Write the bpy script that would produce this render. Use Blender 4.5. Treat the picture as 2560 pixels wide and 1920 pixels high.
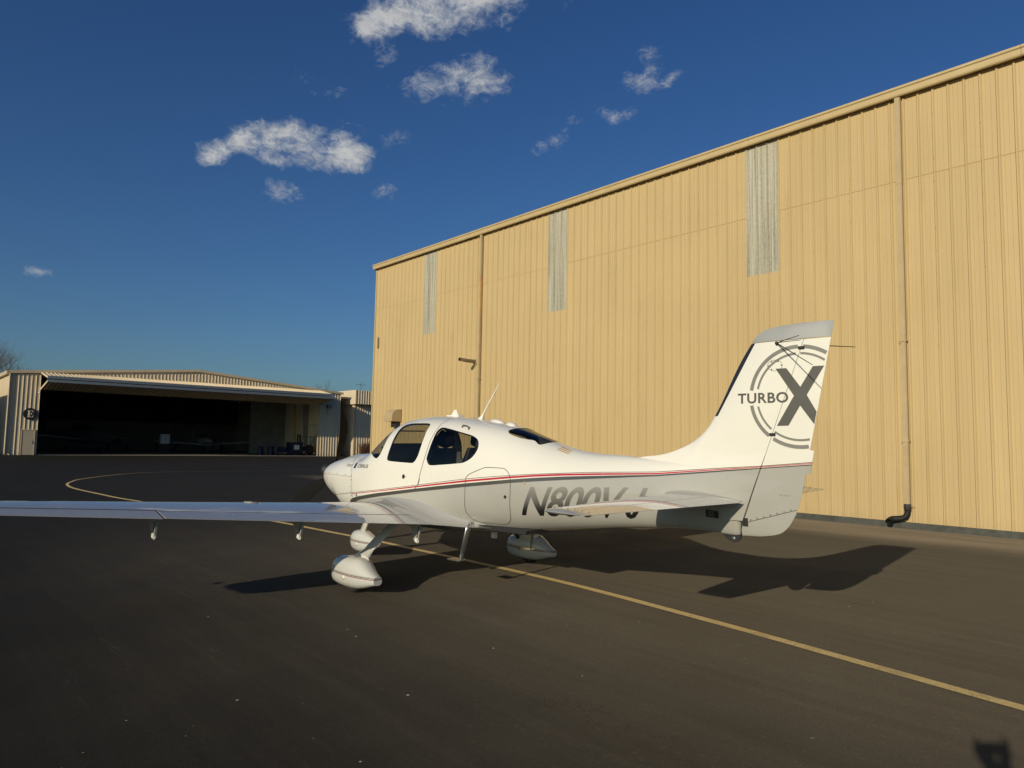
import bpy, bmesh, math, random
from mathutils import Vector, Matrix, geometry, noise
RAD = math.radians
random.seed(7)
SC = bpy.context.scene
COL = SC.collection
for o in list(bpy.data.objects):
    bpy.data.objects.remove(o)

# ------------------------------------------------------------------ camera
CAMH = 1.68
PITCH, ROLL = RAD(4.722), RAD(1.105)
fw = Vector((0, math.cos(PITCH), math.sin(PITCH)))
up0 = Vector((0, -math.sin(PITCH), math.cos(PITCH)))
rt0 = Vector((1, 0, 0))
rt = rt0 * math.cos(ROLL) + up0 * math.sin(ROLL)
up = up0 * math.cos(ROLL) - rt0 * math.sin(ROLL)
cd = bpy.data.cameras.new('camera')
cam = bpy.data.objects.new('camera', cd)
COL.objects.link(cam)
cam.matrix_world = Matrix(((rt.x, up.x, -fw.x, 0), (rt.y, up.y, -fw.y, 0), (rt.z, up.z, -fw.z, CAMH), (0, 0, 0, 1)))
cd.sensor_width = 36.0
cd.lens = 1826.8 / 2560 * 36.0
cd.clip_start = 0.05
cd.clip_end = 20000
SC.camera = cam

# ------------------------------------------------------------------ sun, sky, exposure
SUN_AZ, SUN_EL = RAD(32.5), RAD(18.0)          # azimuth the light travels towards (from +Y to +X)
sd = bpy.data.lights.new('sun', 'SUN')
sd.energy = 3.65
sd.angle = RAD(0.53)
sd.color = (1.0, 0.87, 0.63)
sun = bpy.data.objects.new('sun', sd)
COL.objects.link(sun)
ldir = Vector((math.sin(SUN_AZ) * math.cos(SUN_EL), math.cos(SUN_AZ) * math.cos(SUN_EL), -math.sin(SUN_EL)))
sun.rotation_euler = ldir.to_track_quat('-Z', 'Y').to_euler()
SC.view_settings.view_transform = 'Standard'
SC.view_settings.look = 'None'
SC.view_settings.exposure = 0.0
SC.view_settings.gamma = 1.0
SC.view_settings.use_curve_mapping = False

W = bpy.data.worlds.new('World')
SC.world = W
W.use_nodes = True


class N:
    """tiny node-tree helper"""
    def __init__(s, nt):
        s.nt = nt
        nt.nodes.clear()

    def new(s, t, **kw):
        n = s.nt.nodes.new(t)
        for k, v in kw.items():
            setattr(n, k, v)
        return n

    def put(s, sock, v):
        if v is None:
            return
        if hasattr(v, 'is_output'):
            s.nt.links.new(v, sock)
        else:
            if sock.type == 'RGBA' and isinstance(v, (tuple, list)) and len(v) == 3:
                v = (*v, 1.0)
            sock.default_value = v

    def m(s, op, a, b=None, c=None, clamp=False):
        n = s.new('ShaderNodeMath', operation=op, use_clamp=clamp)
        s.put(n.inputs[0], a)
        s.put(n.inputs[1], b)
        s.put(n.inputs[2], c)
        return n.outputs[0]

    def vm(s, op, a, b=None, scale=None):
        n = s.new('ShaderNodeVectorMath', operation=op)
        s.put(n.inputs[0], a)
        s.put(n.inputs[1], b)
        if scale is not None:
            s.put(n.inputs['Scale'], scale)
        return n.outputs[1] if op in ('DOT_PRODUCT', 'LENGTH', 'DISTANCE') else n.outputs[0]

    def mix(s, f, a, b, blend='MIX'):
        n = s.new('ShaderNodeMix', data_type='RGBA', blend_type=blend, clamp_factor=True)
        s.put(n.inputs[0], f)
        s.put(n.inputs[6], a)
        s.put(n.inputs[7], b)
        return n.outputs[2]

    def rng(s, v, a, b, c=0.0, d=1.0, smooth=False):
        n = s.new('ShaderNodeMapRange', interpolation_type='SMOOTHSTEP' if smooth else 'LINEAR', clamp=True)
        for i, x in enumerate((v, a, b, c, d)):
            s.put(n.inputs[i], x)
        return n.outputs[0]

    def noise(s, vec, scale, detail=4, rough=.55, dist=0.0, dims='3D'):
        n = s.new('ShaderNodeTexNoise', noise_dimensions=dims)
        s.put(n.inputs['Vector'], vec)
        n.inputs['Scale'].default_value = scale
        n.inputs['Detail'].default_value = detail
        n.inputs['Roughness'].default_value = rough
        n.inputs['Distortion'].default_value = dist
        return n.outputs[0]

    def xyz(s, v):
        n = s.new('ShaderNodeSeparateXYZ')
        s.put(n.inputs[0], v)
        return n.outputs

    def comb(s, x, y, z):
        n = s.new('ShaderNodeCombineXYZ')
        for i, v in enumerate((x, y, z)):
            s.put(n.inputs[i], v)
        return n.outputs[0]

    def scale(s, v, sc):
        return s.vm('MULTIPLY', v, sc)


def build_world():
    g = N(W.node_tree)
    out = g.new('ShaderNodeOutputWorld')
    bg = g.new('ShaderNodeBackground')
    sky = g.new('ShaderNodeTexSky', sky_type='NISHITA')
    sky.sun_disc = False
    sky.sun_elevation = SUN_EL
    sky.sun_rotation = SUN_AZ + math.pi
    sky.altitude = 300
    sky.air_density = 1.0
    sky.dust_density = 2.0
    sky.ozone_density = 1.6
    hsv = g.new('ShaderNodeHueSaturation')
    hsv.inputs['Saturation'].default_value = 1.22
    hsv.inputs['Hue'].default_value = 0.507
    g.put(hsv.inputs['Color'], sky.outputs[0])
    skyc = g.mix(1.0, hsv.outputs[0], (0.45, 0.65, 0.86), 'MULTIPLY')
    tc = g.new('ShaderNodeTexCoord').outputs['Generated']
    d = g.vm('NORMALIZE', tc)
    x, y, z = g.xyz(d)
    az = g.m('ARCTAN2', x, y)
    el = g.m('ARCSINE', z)
    # cumulus puffs: (azimuth, elevation, half width, half height, tilt, weight) in degrees
    blobs = [(-4.2, 33.4, 4.6, 2.6, -14, 1.1), (-8.0, 32.2, 2.8, 1.8, -20, 1.05), (-11.4, 30.6, 2.2, 1.2, -28, .9), (-6.3, 31.3, 3.0, 1.4, -6, .95),
             (-13.6, 21.3, 1.9, 1.5, 5, 1.0), (-16.2, 21.7, 2.3, 1.3, 0, 1.0), (-18.6, 22.2, 2.0, 1.3, -10, .95), (-21.2, 21.4, 1.6, 1.0, -14, .85), (-23.4, 20.4, 1.3, .9, -14, .85), (-17.4, 20.6, 3.0, .8, 0, .75),
             (-4.0, 27.4, 2.2, 1.7, -12, .78), (-7.2, 26.7, 2.4, 1.0, -8, .68), (-1.7, 26.6, 1.1, 1.0, 10, .6),
             (10.6, 28.2, .8, .9, -50, .36), (9.8, 26.9, 1.2, .8, -5, .46), (12.3, 27.2, 1.0, .4, -40, .34), (8.2, 25.0, 1.3, .5, 0, .36),
             (2.6, 31.8, 1.4, .5, -35, .20), (-13.9, 26.0, 1.1, .8, 0, .32), (-17.0, 26.2, .7, .7, 0, .24), (-11.1, 28.6, .8, .9, -50, .24), (-10.6, 18.9, .7, .5, -40, .22), (-10.0, 22.6, 1.8, .8, 10, .20),
             (2.8, 23.2, 1.3, .5, -40, .16), (-17.6, 18.3, 1.3, .6, 10, .26), (-33.2, 10.6, .8, .36, 0, .40)]
    wob = g.new('ShaderNodeTexNoise')
    wob.inputs['Scale'].default_value = 16
    wob.inputs['Detail'].default_value = 3
    g.put(wob.inputs['Vector'], d)
    wx, wy, wz = g.xyz(wob.outputs['Color'])
    azw = g.m('ADD', az, g.m('MULTIPLY', g.m('SUBTRACT', wx, .5), .05))
    elw = g.m('ADD', el, g.m('MULTIPLY', g.m('SUBTRACT', wy, .5), .035))
    field = None
    pos = g.comb(azw, elw, 0)
    for (a0, e0, hw, hh, tl, wt) in blobs:
        ca = math.cos(RAD(e0))
        dv = g.vm('SUBTRACT', pos, (RAD(a0), RAD(e0), 0))
        c, s_ = math.cos(RAD(-tl)), math.sin(RAD(-tl))
        u = g.vm('DOT_PRODUCT', dv, (ca * c / RAD(hw), s_ / RAD(hw), 0))
        v = g.vm('DOT_PRODUCT', dv, (-ca * s_ / RAD(hh), c / RAD(hh), 0))
        r2 = g.m('MULTIPLY_ADD', u, u, g.m('MULTIPLY', v, v))
        f = g.m('MULTIPLY_ADD', r2, -wt, 1.35 * wt)
        field = f if field is None else g.m('SMOOTH_MAX', field, f, .35)
    # elsewhere in the sky the same sparse puffs, by low-frequency noise
    sparse = g.m('SUBTRACT', g.m('MULTIPLY', g.noise(g.scale(d, (1, 1, 1.7)), 2.6, 2), 9.0), 6.35)
    sparse = g.m('MULTIPLY', sparse, g.rng(g.m('ABSOLUTE', az), RAD(36), RAD(46)))
    sparse = g.m('SUBTRACT', sparse, g.rng(g.m('ABSOLUTE', az), RAD(36), RAD(46), 3.0, 0.0))
    field = g.m('MAXIMUM', field, sparse)
    field = g.m('MAXIMUM', field, -1.2)
    dn = g.scale(d, (1, 1, 1.5))
    n1 = g.noise(dn, 17, 9, .62, .4)
    n2 = g.noise(dn, 70, 7, .72, .9)
    fb = g.m('ADD', g.m('MULTIPLY', g.m('SUBTRACT', n1, .5), 3.4), g.m('MULTIPLY', g.m('SUBTRACT', n2, .5), 2.1))
    dens = g.m('ADD', field, fb)
    alpha = g.rng(dens, .0, 1.45, 0, 1, True)
    alpha = g.m('MULTIPLY', alpha, .93)
    # brighter crowns, greyer and softer bases
    n3 = g.noise(dn, 34, 5, .6)
    core = g.rng(dens, .5, 2.1, 0, 1, True)
    cl = g.mix(core, (0.46, 0.51, 0.58), (0.92, 0.90, 0.86))
    cl = g.mix(g.rng(n3, .35, .62, 0, .35, True), cl, (0.44, 0.46, 0.50))
    cl = g.mix(1.0, cl, (8.6, 8.6, 8.6), 'MULTIPLY')
    col = g.mix(alpha, skyc, cl)
    g.put(bg.inputs[0], col)
    bg.inputs[1].default_value = SKY_STRENGTH
    # clear sky wherever there can be no cloud (cheap branch)
    bg2 = g.new('ShaderNodeBackground')
    g.put(bg2.inputs[0], skyc)
    bg2.inputs[1].default_value = SKY_STRENGTH
    inbox = g.m('MULTIPLY', g.m('MULTIPLY', g.m('GREATER_THAN', az, RAD(-37)), g.m('LESS_THAN', az, RAD(17))), g.m('MULTIPLY', g.m('GREATER_THAN', el, RAD(8.5)), g.m('LESS_THAN', el, RAD(40))))
    fac = g.m('MAXIMUM', inbox, g.m('GREATER_THAN', sparse, -1.15))
    mx = g.new('ShaderNodeMixShader')
    g.put(mx.inputs[0], fac)
    g.nt.links.new(bg2.outputs[0], mx.inputs[1])
    g.nt.links.new(bg.outputs[0], mx.inputs[2])
    g.nt.links.new(mx.outputs[0], out.inputs[0])


SKY_STRENGTH = 0.085
build_world()

# ------------------------------------------------------------------ frames
DI = Vector((-0.65124, 0.75887, 0))            # along the big hangar's wall, away from the camera
NR = Vector((0.75887, 0.65124, 0))             # towards the big hangar
WALL = 17.0
EFAC = 72.4


def smooth(a, b, x):
    t = min(1, max(0, (x - a) / (b - a)))
    return t * t * (3 - 2 * t)


def gz(x, y):
    """height of the apron: it rises gently to a crown and falls to a shallow gutter at the hangar"""
    s = x * NR.x + y * NR.y
    d = x * DI.x + y * DI.y
    if s < 8:
        h = 0.018 * (max(s, -6) - 4.13)
    else:
        t = smooth(8, 16.2, s)
        h = (1 - t) * (0.018 * (8 - 4.13) + 0.018 * (s - 8) * (1 - smooth(8, 13, s))) + t * 0.0
    if s > 16:
        h += 0.03 * smooth(16, 17, s)
    return h * (1 - smooth(28, 60, d)) * smooth(-60, -20, d) + 0.02 * smooth(28, 60, d)


# ------------------------------------------------------------------ materials
def mat(name):
    m = bpy.data.materials.new(name)
    m.use_nodes = True
    return m, N(m.node_tree)


def finish(g, col, rough=.5, metal=0., bump=None, bump_d=.01, bump_s=.3, coat=0., coat_r=.03, spec=.5, extra=None, drough=0., coat_ior=1.5):
    out = g.new('ShaderNodeOutputMaterial')
    p = g.new('ShaderNodeBsdfPrincipled')
    g.put(p.inputs['Base Color'], col)
    g.put(p.inputs['Roughness'], rough)
    g.put(p.inputs['Metallic'], metal)
    p.inputs['Coat Weight'].default_value = coat
    p.inputs['Coat Roughness'].default_value = coat_r
    p.inputs['Specular IOR Level'].default_value = spec
    p.inputs['Coat IOR'].default_value = coat_ior
    if drough and 'Diffuse Roughness' in p.inputs:
        p.inputs['Diffuse Roughness'].default_value = drough
    if bump is not None:
        b = g.new('ShaderNodeBump')
        b.inputs['Strength'].default_value = bump_s
        b.inputs['Distance'].default_value = bump_d
        g.put(b.inputs['Height'], bump)
        g.nt.links.new(b.outputs[0], p.inputs['Normal'])
    g.nt.links.new(p.outputs[0], out.inputs[0])
    return p


def coords(g, kind='Object'):
    return g.new('ShaderNodeTexCoord').outputs[kind]


MATS = {}


def simple(name, col, rough=.5, metal=0., var=.12, scale=6., bump=0., coat=0., spec=.5):
    m, g = mat(name)
    v = coords(g)
    n1 = g.noise(v, scale, 5, .6)
    c = g.mix(g.rng(n1, .3, .7), tuple(x * (1 - var) for x in col), tuple(min(1, x * (1 + var)) for x in col))
    r = g.m('ADD', rough, g.m('MULTIPLY', g.m('SUBTRACT', g.noise(v, scale * 2.3, 3), .5), .15))
    finish(g, c, r, metal, n1 if bump else None, .01, bump, coat, .04, spec)
    MATS[name] = m
    return m


def asphalt():
    m, g = mat('asphalt')
    v = g.new('ShaderNodeNewGeometry').outputs['Position']
    big = g.noise(v, .13, 4, .6)
    mid = g.noise(v, 1.1, 5, .6)
    # paving lanes: long streaks along the hangar direction
    s = g.vm('DOT_PRODUCT', v, tuple(NR))
    d = g.vm('DOT_PRODUCT', v, tuple(DI))
    lane = g.noise(g.comb(g.m('MULTIPLY', s, 1.0), g.m('MULTIPLY', d, .035), 0), 1.6, 6, .62)
    lane2 = g.noise(g.comb(g.m('MULTIPLY', s, 3.0), g.m('MULTIPLY', d, .10), 2), 3.0, 4, .6)
    grain = g.noise(v, 130, 3, .7)
    grain2 = g.noise(v, 30, 3, .6)
    t = g.m('ADD', g.m('MULTIPLY', lane, .34), g.m('ADD', g.m('MULTIPLY', mid, .32), g.m('MULTIPLY', big, .34)))
    c = g.mix(g.rng(t, .30, .70), ASPH_A, ASPH_B)
    c = g.mix(g.rng(lane2, .42, .70, 0, .22), c, tuple(x * 1.3 for x in ASPH_B))
    c = g.mix(g.rng(grain, .42, .62, 0, .45), c, tuple(x * .45 for x in ASPH_A))
    c = g.mix(g.rng(grain2, .58, .76, 0, .22), c, tuple(x * 1.9 for x in ASPH_B))
    # brown dust towards the hangar; the sun's brighter backscatter there is painted in too
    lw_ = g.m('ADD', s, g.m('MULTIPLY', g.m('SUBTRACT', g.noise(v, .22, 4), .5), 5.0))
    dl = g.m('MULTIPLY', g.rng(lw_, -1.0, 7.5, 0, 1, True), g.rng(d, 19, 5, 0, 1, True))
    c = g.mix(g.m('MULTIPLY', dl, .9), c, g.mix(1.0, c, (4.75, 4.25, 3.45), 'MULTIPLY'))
    # dusty gutter in front of the hangar wall
    wob = g.m('MULTIPLY', g.m('SUBTRACT', g.noise(v, .5, 4), .5), 1.1)
    sw = g.m('ADD', s, wob)
    dust = g.m('MULTIPLY', g.rng(sw, 13.9, 15.7, 0, 1, True), g.rng(d, 34, 28, 0, 1))
    dust = g.m('MULTIPLY', dust, g.rng(g.noise(g.comb(g.m('MULTIPLY', s, 1.6), g.m('MULTIPLY', d, .12), 0), 2.2, 5), .3, .65, .45, 1))
    dust = g.m('MULTIPLY', dust, g.rng(s, 17.2, 17.0, 0, 1))
    c = g.mix(g.m('MULTIPLY', dust, .85), c, (0.175, 0.140, 0.100))
    # oil spots and darker sealed patches
    ov = g.new('ShaderNodeTexVoronoi', feature='F1')
    ov.inputs['Scale'].default_value = .55
    g.put(ov.inputs['Vector'], v)
    oc = g.xyz(ov.outputs['Color'])
    oil = g.m('MULTIPLY', g.rng(g.m('ADD', ov.outputs['Distance'], g.m('MULTIPLY', mid, .12)), .16, .10, 0, 1, True), g.m('LESS_THAN', oc[0], .35))
    c = g.mix(g.m('MULTIPLY', oil, .35), c, (0.010, 0.0095, 0.009))
    # pale specks: grit and paint flakes, clustered
    vo = g.new('ShaderNodeTexVoronoi', feature='F1')
    vo.inputs['Scale'].default_value = 9.0
    g.put(vo.inputs['Vector'], v)
    cx, cy, cz = g.xyz(vo.outputs['Color'])
    rad = g.m('ADD', .025, g.m('MULTIPLY', g.m('POWER', cy, 3.0), .085))
    clus = g.rng(g.noise(v, .8, 3), .50, .66)
    sp = g.m('MULTIPLY', g.m('LESS_THAN', vo.outputs['Distance'], rad), g.m('LESS_THAN', cx, g.m('ADD', .02, g.m('MULTIPLY', clus, .42))))
    c = g.mix(g.m('MULTIPLY', sp, g.rng(cz, 0, 1, .2, 1.0)), c, (0.40, 0.37, 0.32))
    # hairline cracks and scuffs running across
    cr = g.noise(g.comb(g.m('MULTIPLY', s, 2.2), g.m('MULTIPLY', d, .16), 5), .9, 6, .62)
    crl = g.rng(g.m('ABSOLUTE', g.m('SUBTRACT', cr, .5)), 0.0, .0035, 1, 0)
    crl = g.m('MULTIPLY', crl, g.rng(g.noise(v, .4, 3), .48, .62))
    c = g.mix(g.m('MULTIPLY', crl, .20), c, (0.14, 0.125, 0.105))
    cr2 = g.noise(g.comb(g.m('MULTIPLY', s, .7), g.m('MULTIPLY', d, .5), 9), 1.2, 6, .6)
    crl2 = g.m('MULTIPLY', g.rng(g.m('ABSOLUTE', g.m('SUBTRACT', cr2, .47)), 0, .0022, 1, 0), g.rng(g.noise(v, .3, 3), .5, .6))
    c = g.mix(g.m('MULTIPLY', crl2, .6), c, (0.008, 0.0075, 0.007))
    bump = g.m('ADD', g.m('MULTIPLY', grain, .55), g.m('MULTIPLY', grain2, .45))
    finish(g, c, g.rng(mid, .3, .7, .66, .82), 0, bump, .006, .55, spec=.05, drough=1.0)
    MATS['asphalt'] = m


ASPH_A = (0.0110, 0.0106, 0.0102)
ASPH_B = (0.0205, 0.0196, 0.0184)
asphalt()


def line_paint():
    m, g = mat('line_paint')
    v = g.new('ShaderNodeNewGeometry').outputs['Position']
    a = g.noise(v, 9, 5, .65)
    b = g.noise(v, 70, 3, .6)
    c = g.mix(g.rng(a, .3, .7), (0.62, 0.44, 0.165), (0.76, 0.57, 0.25))
    c = g.mix(g.rng(b, .56, .70, 0, .85), c, (0.14, 0.10, 0.05))
    c = g.mix(g.rng(a, .58, .72, 0, .65), c, (0.16, 0.12, 0.065))
    e = g.noise(v, 2.2, 5, .7)
    c = g.mix(g.rng(e, .56, .70, 0, .5), c, (0.20, 0.15, 0.08))
    finish(g, c, .75, 0, b, .004, .4)
    MATS['line_paint'] = m


line_paint()


def wall_steel(name, ca, cb, scale=1.0):
    """painted ribbed sheet steel, streaked by rain and slightly chalked"""
    m, g = mat(name)
    v = g.new('ShaderNodeNewGeometry').outputs['Position']
    oi = g.new('ShaderNodeObjectInfo').outputs['Random']
    st = g.noise(g.scale(v, (1, 1, .09)), 2.6 * scale, 6, .6)
    n2 = g.noise(v, .45 * scale, 4, .6)
    n3 = g.noise(g.scale(v, (1, 1, .3)), 14 * scale, 4, .6)
    c = g.mix(g.rng(st, .32, .68), ca, cb)
    c = g.mix(g.rng(n2, .35, .7, 0, .5), c, tuple(x * .93 for x in ca))
    c = g.mix(g.rng(n3, .62, .8, 0, .35), c, tuple(min(1, x * 1.12) for x in cb))
    c = g.mix(g.m('MULTIPLY', oi, .22), c, tuple(x * .86 for x in ca))
    run = g.noise(g.scale(v, (1, 1, .05)), 9 * scale, 3, .6)
    c = g.mix(g.m('MULTIPLY', g.rng(run, .60, .72), g.rng(n2, .40, .62, 0, .42)), c, (ca[0] * .72, ca[1] * .66, ca[2] * .58))
    z = g.xyz(v)[2]
    splash = g.m('MULTIPLY', g.rng(g.m('ADD', z, g.m('MULTIPLY', n3, .5)), .75, .25, 0, 1, True), .30)
    c = g.mix(splash, c, (0.36, 0.27, 0.15))
    finish(g, c, g.rng(st, .3, .7, .42, .55), 0, n2, .004, .06, spec=.4)
    MATS[name] = m


wall_steel('tan_steel', (0.495, 0.372, 0.190), (0.540, 0.408, 0.212))
wall_steel('cream_steel', (0.60, 0.50, 0.36), (0.66, 0.56, 0.41))
wall_steel('cream_trim', (0.50, 0.41, 0.28), (0.56, 0.46, 0.32))
simple('tan_trim', (0.50, 0.385, 0.205), .45, var=.06, scale=2)
simple('tan_pipe', (0.44, 0.34, 0.195), .5, var=.08, scale=3)
simple('rust_tan', (0.50, 0.32, 0.14), .6, var=.2, scale=3)
simple('black_rubber', (0.035, 0.034, 0.032), .6, var=.25, scale=8)
simple('base_band', (0.060, 0.062, 0.056), .7, var=.35, scale=5)
simple('dark_void', (0.02, 0.02, 0.022), .9)
simple('screw', (0.42, 0.32, 0.17), .4, .3)
simple('galv', (0.33, 0.35, 0.37), .4, .7, var=.15)
simple('door_tan', (0.40, 0.35, 0.27), .5, var=.05)
simple('sign_black', (0.012, 0.013, 0.018), .5)
simple('sign_cream', (0.66, 0.58, 0.44), .5)
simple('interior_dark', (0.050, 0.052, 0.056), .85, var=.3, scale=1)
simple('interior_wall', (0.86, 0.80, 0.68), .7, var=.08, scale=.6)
simple('gloom_paint', (0.10, 0.10, 0.105), .5)
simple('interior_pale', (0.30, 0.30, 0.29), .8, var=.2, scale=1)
simple('concrete', (0.24, 0.22, 0.19), .8, var=.2, scale=1.5)
simple('blue_paint', (0.012, 0.018, 0.055), .45)
simple('yellow_paint', (0.55, 0.33, 0.03), .5)
simple('orange_paint', (0.55, 0.16, 0.03), .5)
simple('white_paint', (0.72, 0.71, 0.68), .4)
simple('dark_steel', (0.04, 0.042, 0.046), .45, .4)
simple('bark', (0.10, 0.078, 0.058), .9, var=.3, scale=4)
simple('twig', (0.16, 0.085, 0.055), .9, var=.35, scale=9)
simple('roof_metal', (0.45, 0.40, 0.31), .5)


def skylight_mat():
    m, g = mat('fibreglass')
    v = g.new('ShaderNodeNewGeometry').outputs['Position']
    f1 = g.noise(g.scale(v, (1, 1, .8)), 26, 4, .75, 1.8)
    f2 = g.noise(g.scale(v, (1, 1, .02)), 17, 3, .55)
    n2 = g.noise(v, 1.2, 4)
    c = g.mix(g.rng(f2, .36, .62), (0.21, 0.205, 0.165), (0.46, 0.44, 0.36))
    c = g.mix(g.rng(f1, .50, .60, 0, .55), c, (0.58, 0.56, 0.47))
    c = g.mix(g.rng(f1, .45, .34, 0, .45), c, (0.17, 0.165, 0.13))
    c = g.mix(g.rng(n2, .4, .7, 0, .3), c, (0.40, 0.33, 0.2))
    finish(g, c, .5, 0, f1, .006, .35)
    MATS['fibreglass'] = m


skylight_mat()


# ------------------------------------------------------------------ mesh helpers
def mesh_obj(name, verts, faces, material=None, parent=None, smooth_=False, mats=None, mi=None):
    me = bpy.data.meshes.new(name)
    me.from_pydata([tuple(v) for v in verts], [], faces)
    me.validate(clean_customdata=False)
    for mm in (mats or ([material] if material else [])):
        me.materials.append(MATS[mm] if isinstance(mm, str) else mm)
    if mi:
        for p, k in zip(me.polygons, mi):
            p.material_index = k
    if smooth_:
        me.polygons.foreach_set('use_smooth', [True] * len(me.polygons))
    me.update()
    o = bpy.data.objects.new(name, me)
    COL.objects.link(o)
    if parent:
        o.parent = parent
    return o


def bm_obj(name, bm, material=None, parent=None, smooth_=False, recalc=True):
    if recalc:
        bmesh.ops.recalc_face_normals(bm, faces=bm.faces)
    me = bpy.data.meshes.new(name)
    bm.to_mesh(me)
    bm.free()
    if material:
        me.materials.append(MATS[material] if isinstance(material, str) else material)
    if smooth_:
        me.polygons.foreach_set('use_smooth', [True] * len(me.polygons))
    o = bpy.data.objects.new(name, me)
    COL.objects.link(o)
    if parent:
        o.parent = parent
    return o


def empty(name, label=None, cat=None, group=None, mat4=None, kind=None):
    o = bpy.data.objects.new(name, None)
    COL.objects.link(o)
    o.empty_display_size = .3
    if mat4 is not None:
        o.matrix_world = mat4
    return tag(o, label, cat, group, kind)


def tag(o, label=None, cat=None, group=None, kind=None):
    for k, v in (('label', label), ('category', cat), ('group', group), ('kind', kind)):
        if v:
            o[k] = v
    return o


def box(bm, x0, x1, y0, y1, z0, z1, mtx=None):
    vs = [bm.verts.new((x, y, z)) for x in (x0, x1) for y in (y0, y1) for z in (z0, z1)]
    for f in ((0, 1, 3, 2), (4, 6, 7, 5), (0, 4, 5, 1), (2, 3, 7, 6), (0, 2, 6, 4), (1, 5, 7, 3)):
        bm.faces.new([vs[i] for i in f])
    if mtx is not None:
        bmesh.ops.transform(bm, matrix=mtx, verts=vs)
    return vs


def box_obj(name, x0, x1, y0, y1, z0, z1, material, parent=None, bevel=0., mtx=None):
    bm = bmesh.new()
    box(bm, x0, x1, y0, y1, z0, z1, mtx)
    if bevel:
        bmesh.ops.bevel(bm, geom=list(bm.edges), offset=bevel, segments=2, affect='EDGES', profile=.6)
    return bm_obj(name, bm, material, parent)


def tube(bm, pts, radii, seg=10, cap=True, flat=1.0):
    """tube through points; flat squeezes the second section axis"""
    pts = [Vector(p) for p in pts]
    if not isinstance(radii, (list, tuple)):
        radii = [radii] * len(pts)
    rings = []
    ref = Vector((0, 0, 1))
    t0 = (pts[1] - pts[0]).normalized()
    if abs(t0.dot(ref)) > .9:
        ref = Vector((1, 0, 0))
    for i, p in enumerate(pts):
        t = (pts[min(i + 1, len(pts) - 1)] - pts[max(i - 1, 0)]).normalized()
        u = (ref - t * ref.dot(t)).normalized()
        w = t.cross(u)
        ref = u
        rings.append([bm.verts.new(p + (u * math.cos(a) + w * math.sin(a) * flat) * radii[i]) for a in [2 * math.pi * k / seg for k in range(seg)]])
    for a, b in zip(rings, rings[1:]):
        for k in range(seg):
            bm.faces.new((a[k], a[(k + 1) % seg], b[(k + 1) % seg], b[k]))
    if cap:
        bm.faces.new(rings[0][::-1])
        bm.faces.new(rings[-1])
    return rings


def tube_obj(name, pts, radii, material, parent=None, seg=10, flat=1.0):
    bm = bmesh.new()
    tube(bm, pts, radii, seg, True, flat)
    return bm_obj(name, bm, material, parent, True)


def loft(name, rings, material, parent=None, cap0=True, cap1=True, closed=True, smooth_=True, mats=None, sharp=48):
    n = len(rings[0])
    vs = [v for r in rings for v in r]
    fs = []
    for i in range(len(rings) - 1):
        for k in range(n if closed else n - 1):
            a, b = i * n + k, i * n + (k + 1) % n
            fs.append((a, b, b + n, a + n))
    if cap0:
        fs.append(tuple(range(n))[::-1])
    if cap1:
        fs.append(tuple((len(rings) - 1) * n + k for k in range(n)))
    me = bpy.data.meshes.new(name)
    me.from_pydata([tuple(v) for v in vs], [], fs)
    bm = bmesh.new()
    bm.from_mesh(me)
    bmesh.ops.remove_doubles(bm, verts=bm.verts, dist=1e-5)
    bmesh.ops.recalc_face_normals(bm, faces=bm.faces)
    bm.to_mesh(me)
    bm.free()
    for mm in (mats or [material]):
        me.materials.append(MATS[mm] if isinstance(mm, str) else mm)
    if smooth_:
        me.polygons.foreach_set('use_smooth', [True] * len(me.polygons))
        if sharp:
            me.set_sharp_from_angle(angle=RAD(sharp))
    o = bpy.data.objects.new(name, me)
    COL.objects.link(o)
    if parent:
        o.parent = parent
    return o


def pchip(pts):
    pts = sorted(pts)
    xs = [p[0] for p in pts]
    ys = [p[1] for p in pts]
    n = len(xs)
    h = [xs[i + 1] - xs[i] for i in range(n - 1)]
    d = [(ys[i + 1] - ys[i]) / h[i] for i in range(n - 1)]
    mm = [0.0] * n
    mm[0], mm[-1] = d[0], d[-1]
    for i in range(1, n - 1):
        if d[i - 1] * d[i] > 0:
            w1, w2 = 2 * h[i] + h[i - 1], h[i] + 2 * h[i - 1]
            mm[i] = (w1 + w2) / (w1 / d[i - 1] + w2 / d[i])

    def f(x):
        if x <= xs[0]:
            return ys[0]
        if x >= xs[-1]:
            return ys[-1]
        lo, hi = 0, n - 1
        while hi - lo > 1:
            k = (lo + hi) // 2
            if xs[k] <= x:
                lo = k
            else:
                hi = k
        t = (x - xs[lo]) / h[lo]
        t2, t3 = t * t, t * t * t
        return (2 * t3 - 3 * t2 + 1) * ys[lo] + (t3 - 2 * t2 + t) * h[lo] * mm[lo] + (-2 * t3 + 3 * t2) * ys[hi] + (t3 - t2) * h[lo] * mm[hi]
    return f


def rib_profile(modules, pitch=.3048, rh=.032, minor=True, x0=0.0):
    """outline of a ribbed wall sheet: list of (x, height)"""
    P = []
    for k in range(modules):
        b = x0 + k * pitch
        P += [(b, rh), (b + .014, rh), (b + .034, 0)]
        if minor:
            for q in (.112, .205):
                P += [(b + q - .012, 0), (b + q - .004, .005), (b + q + .004, .005), (b + q + .012, 0)]
        P += [(b + pitch - .034, 0), (b + pitch - .014, rh)]
    P.append((x0 + modules * pitch, rh))
    return P


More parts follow.
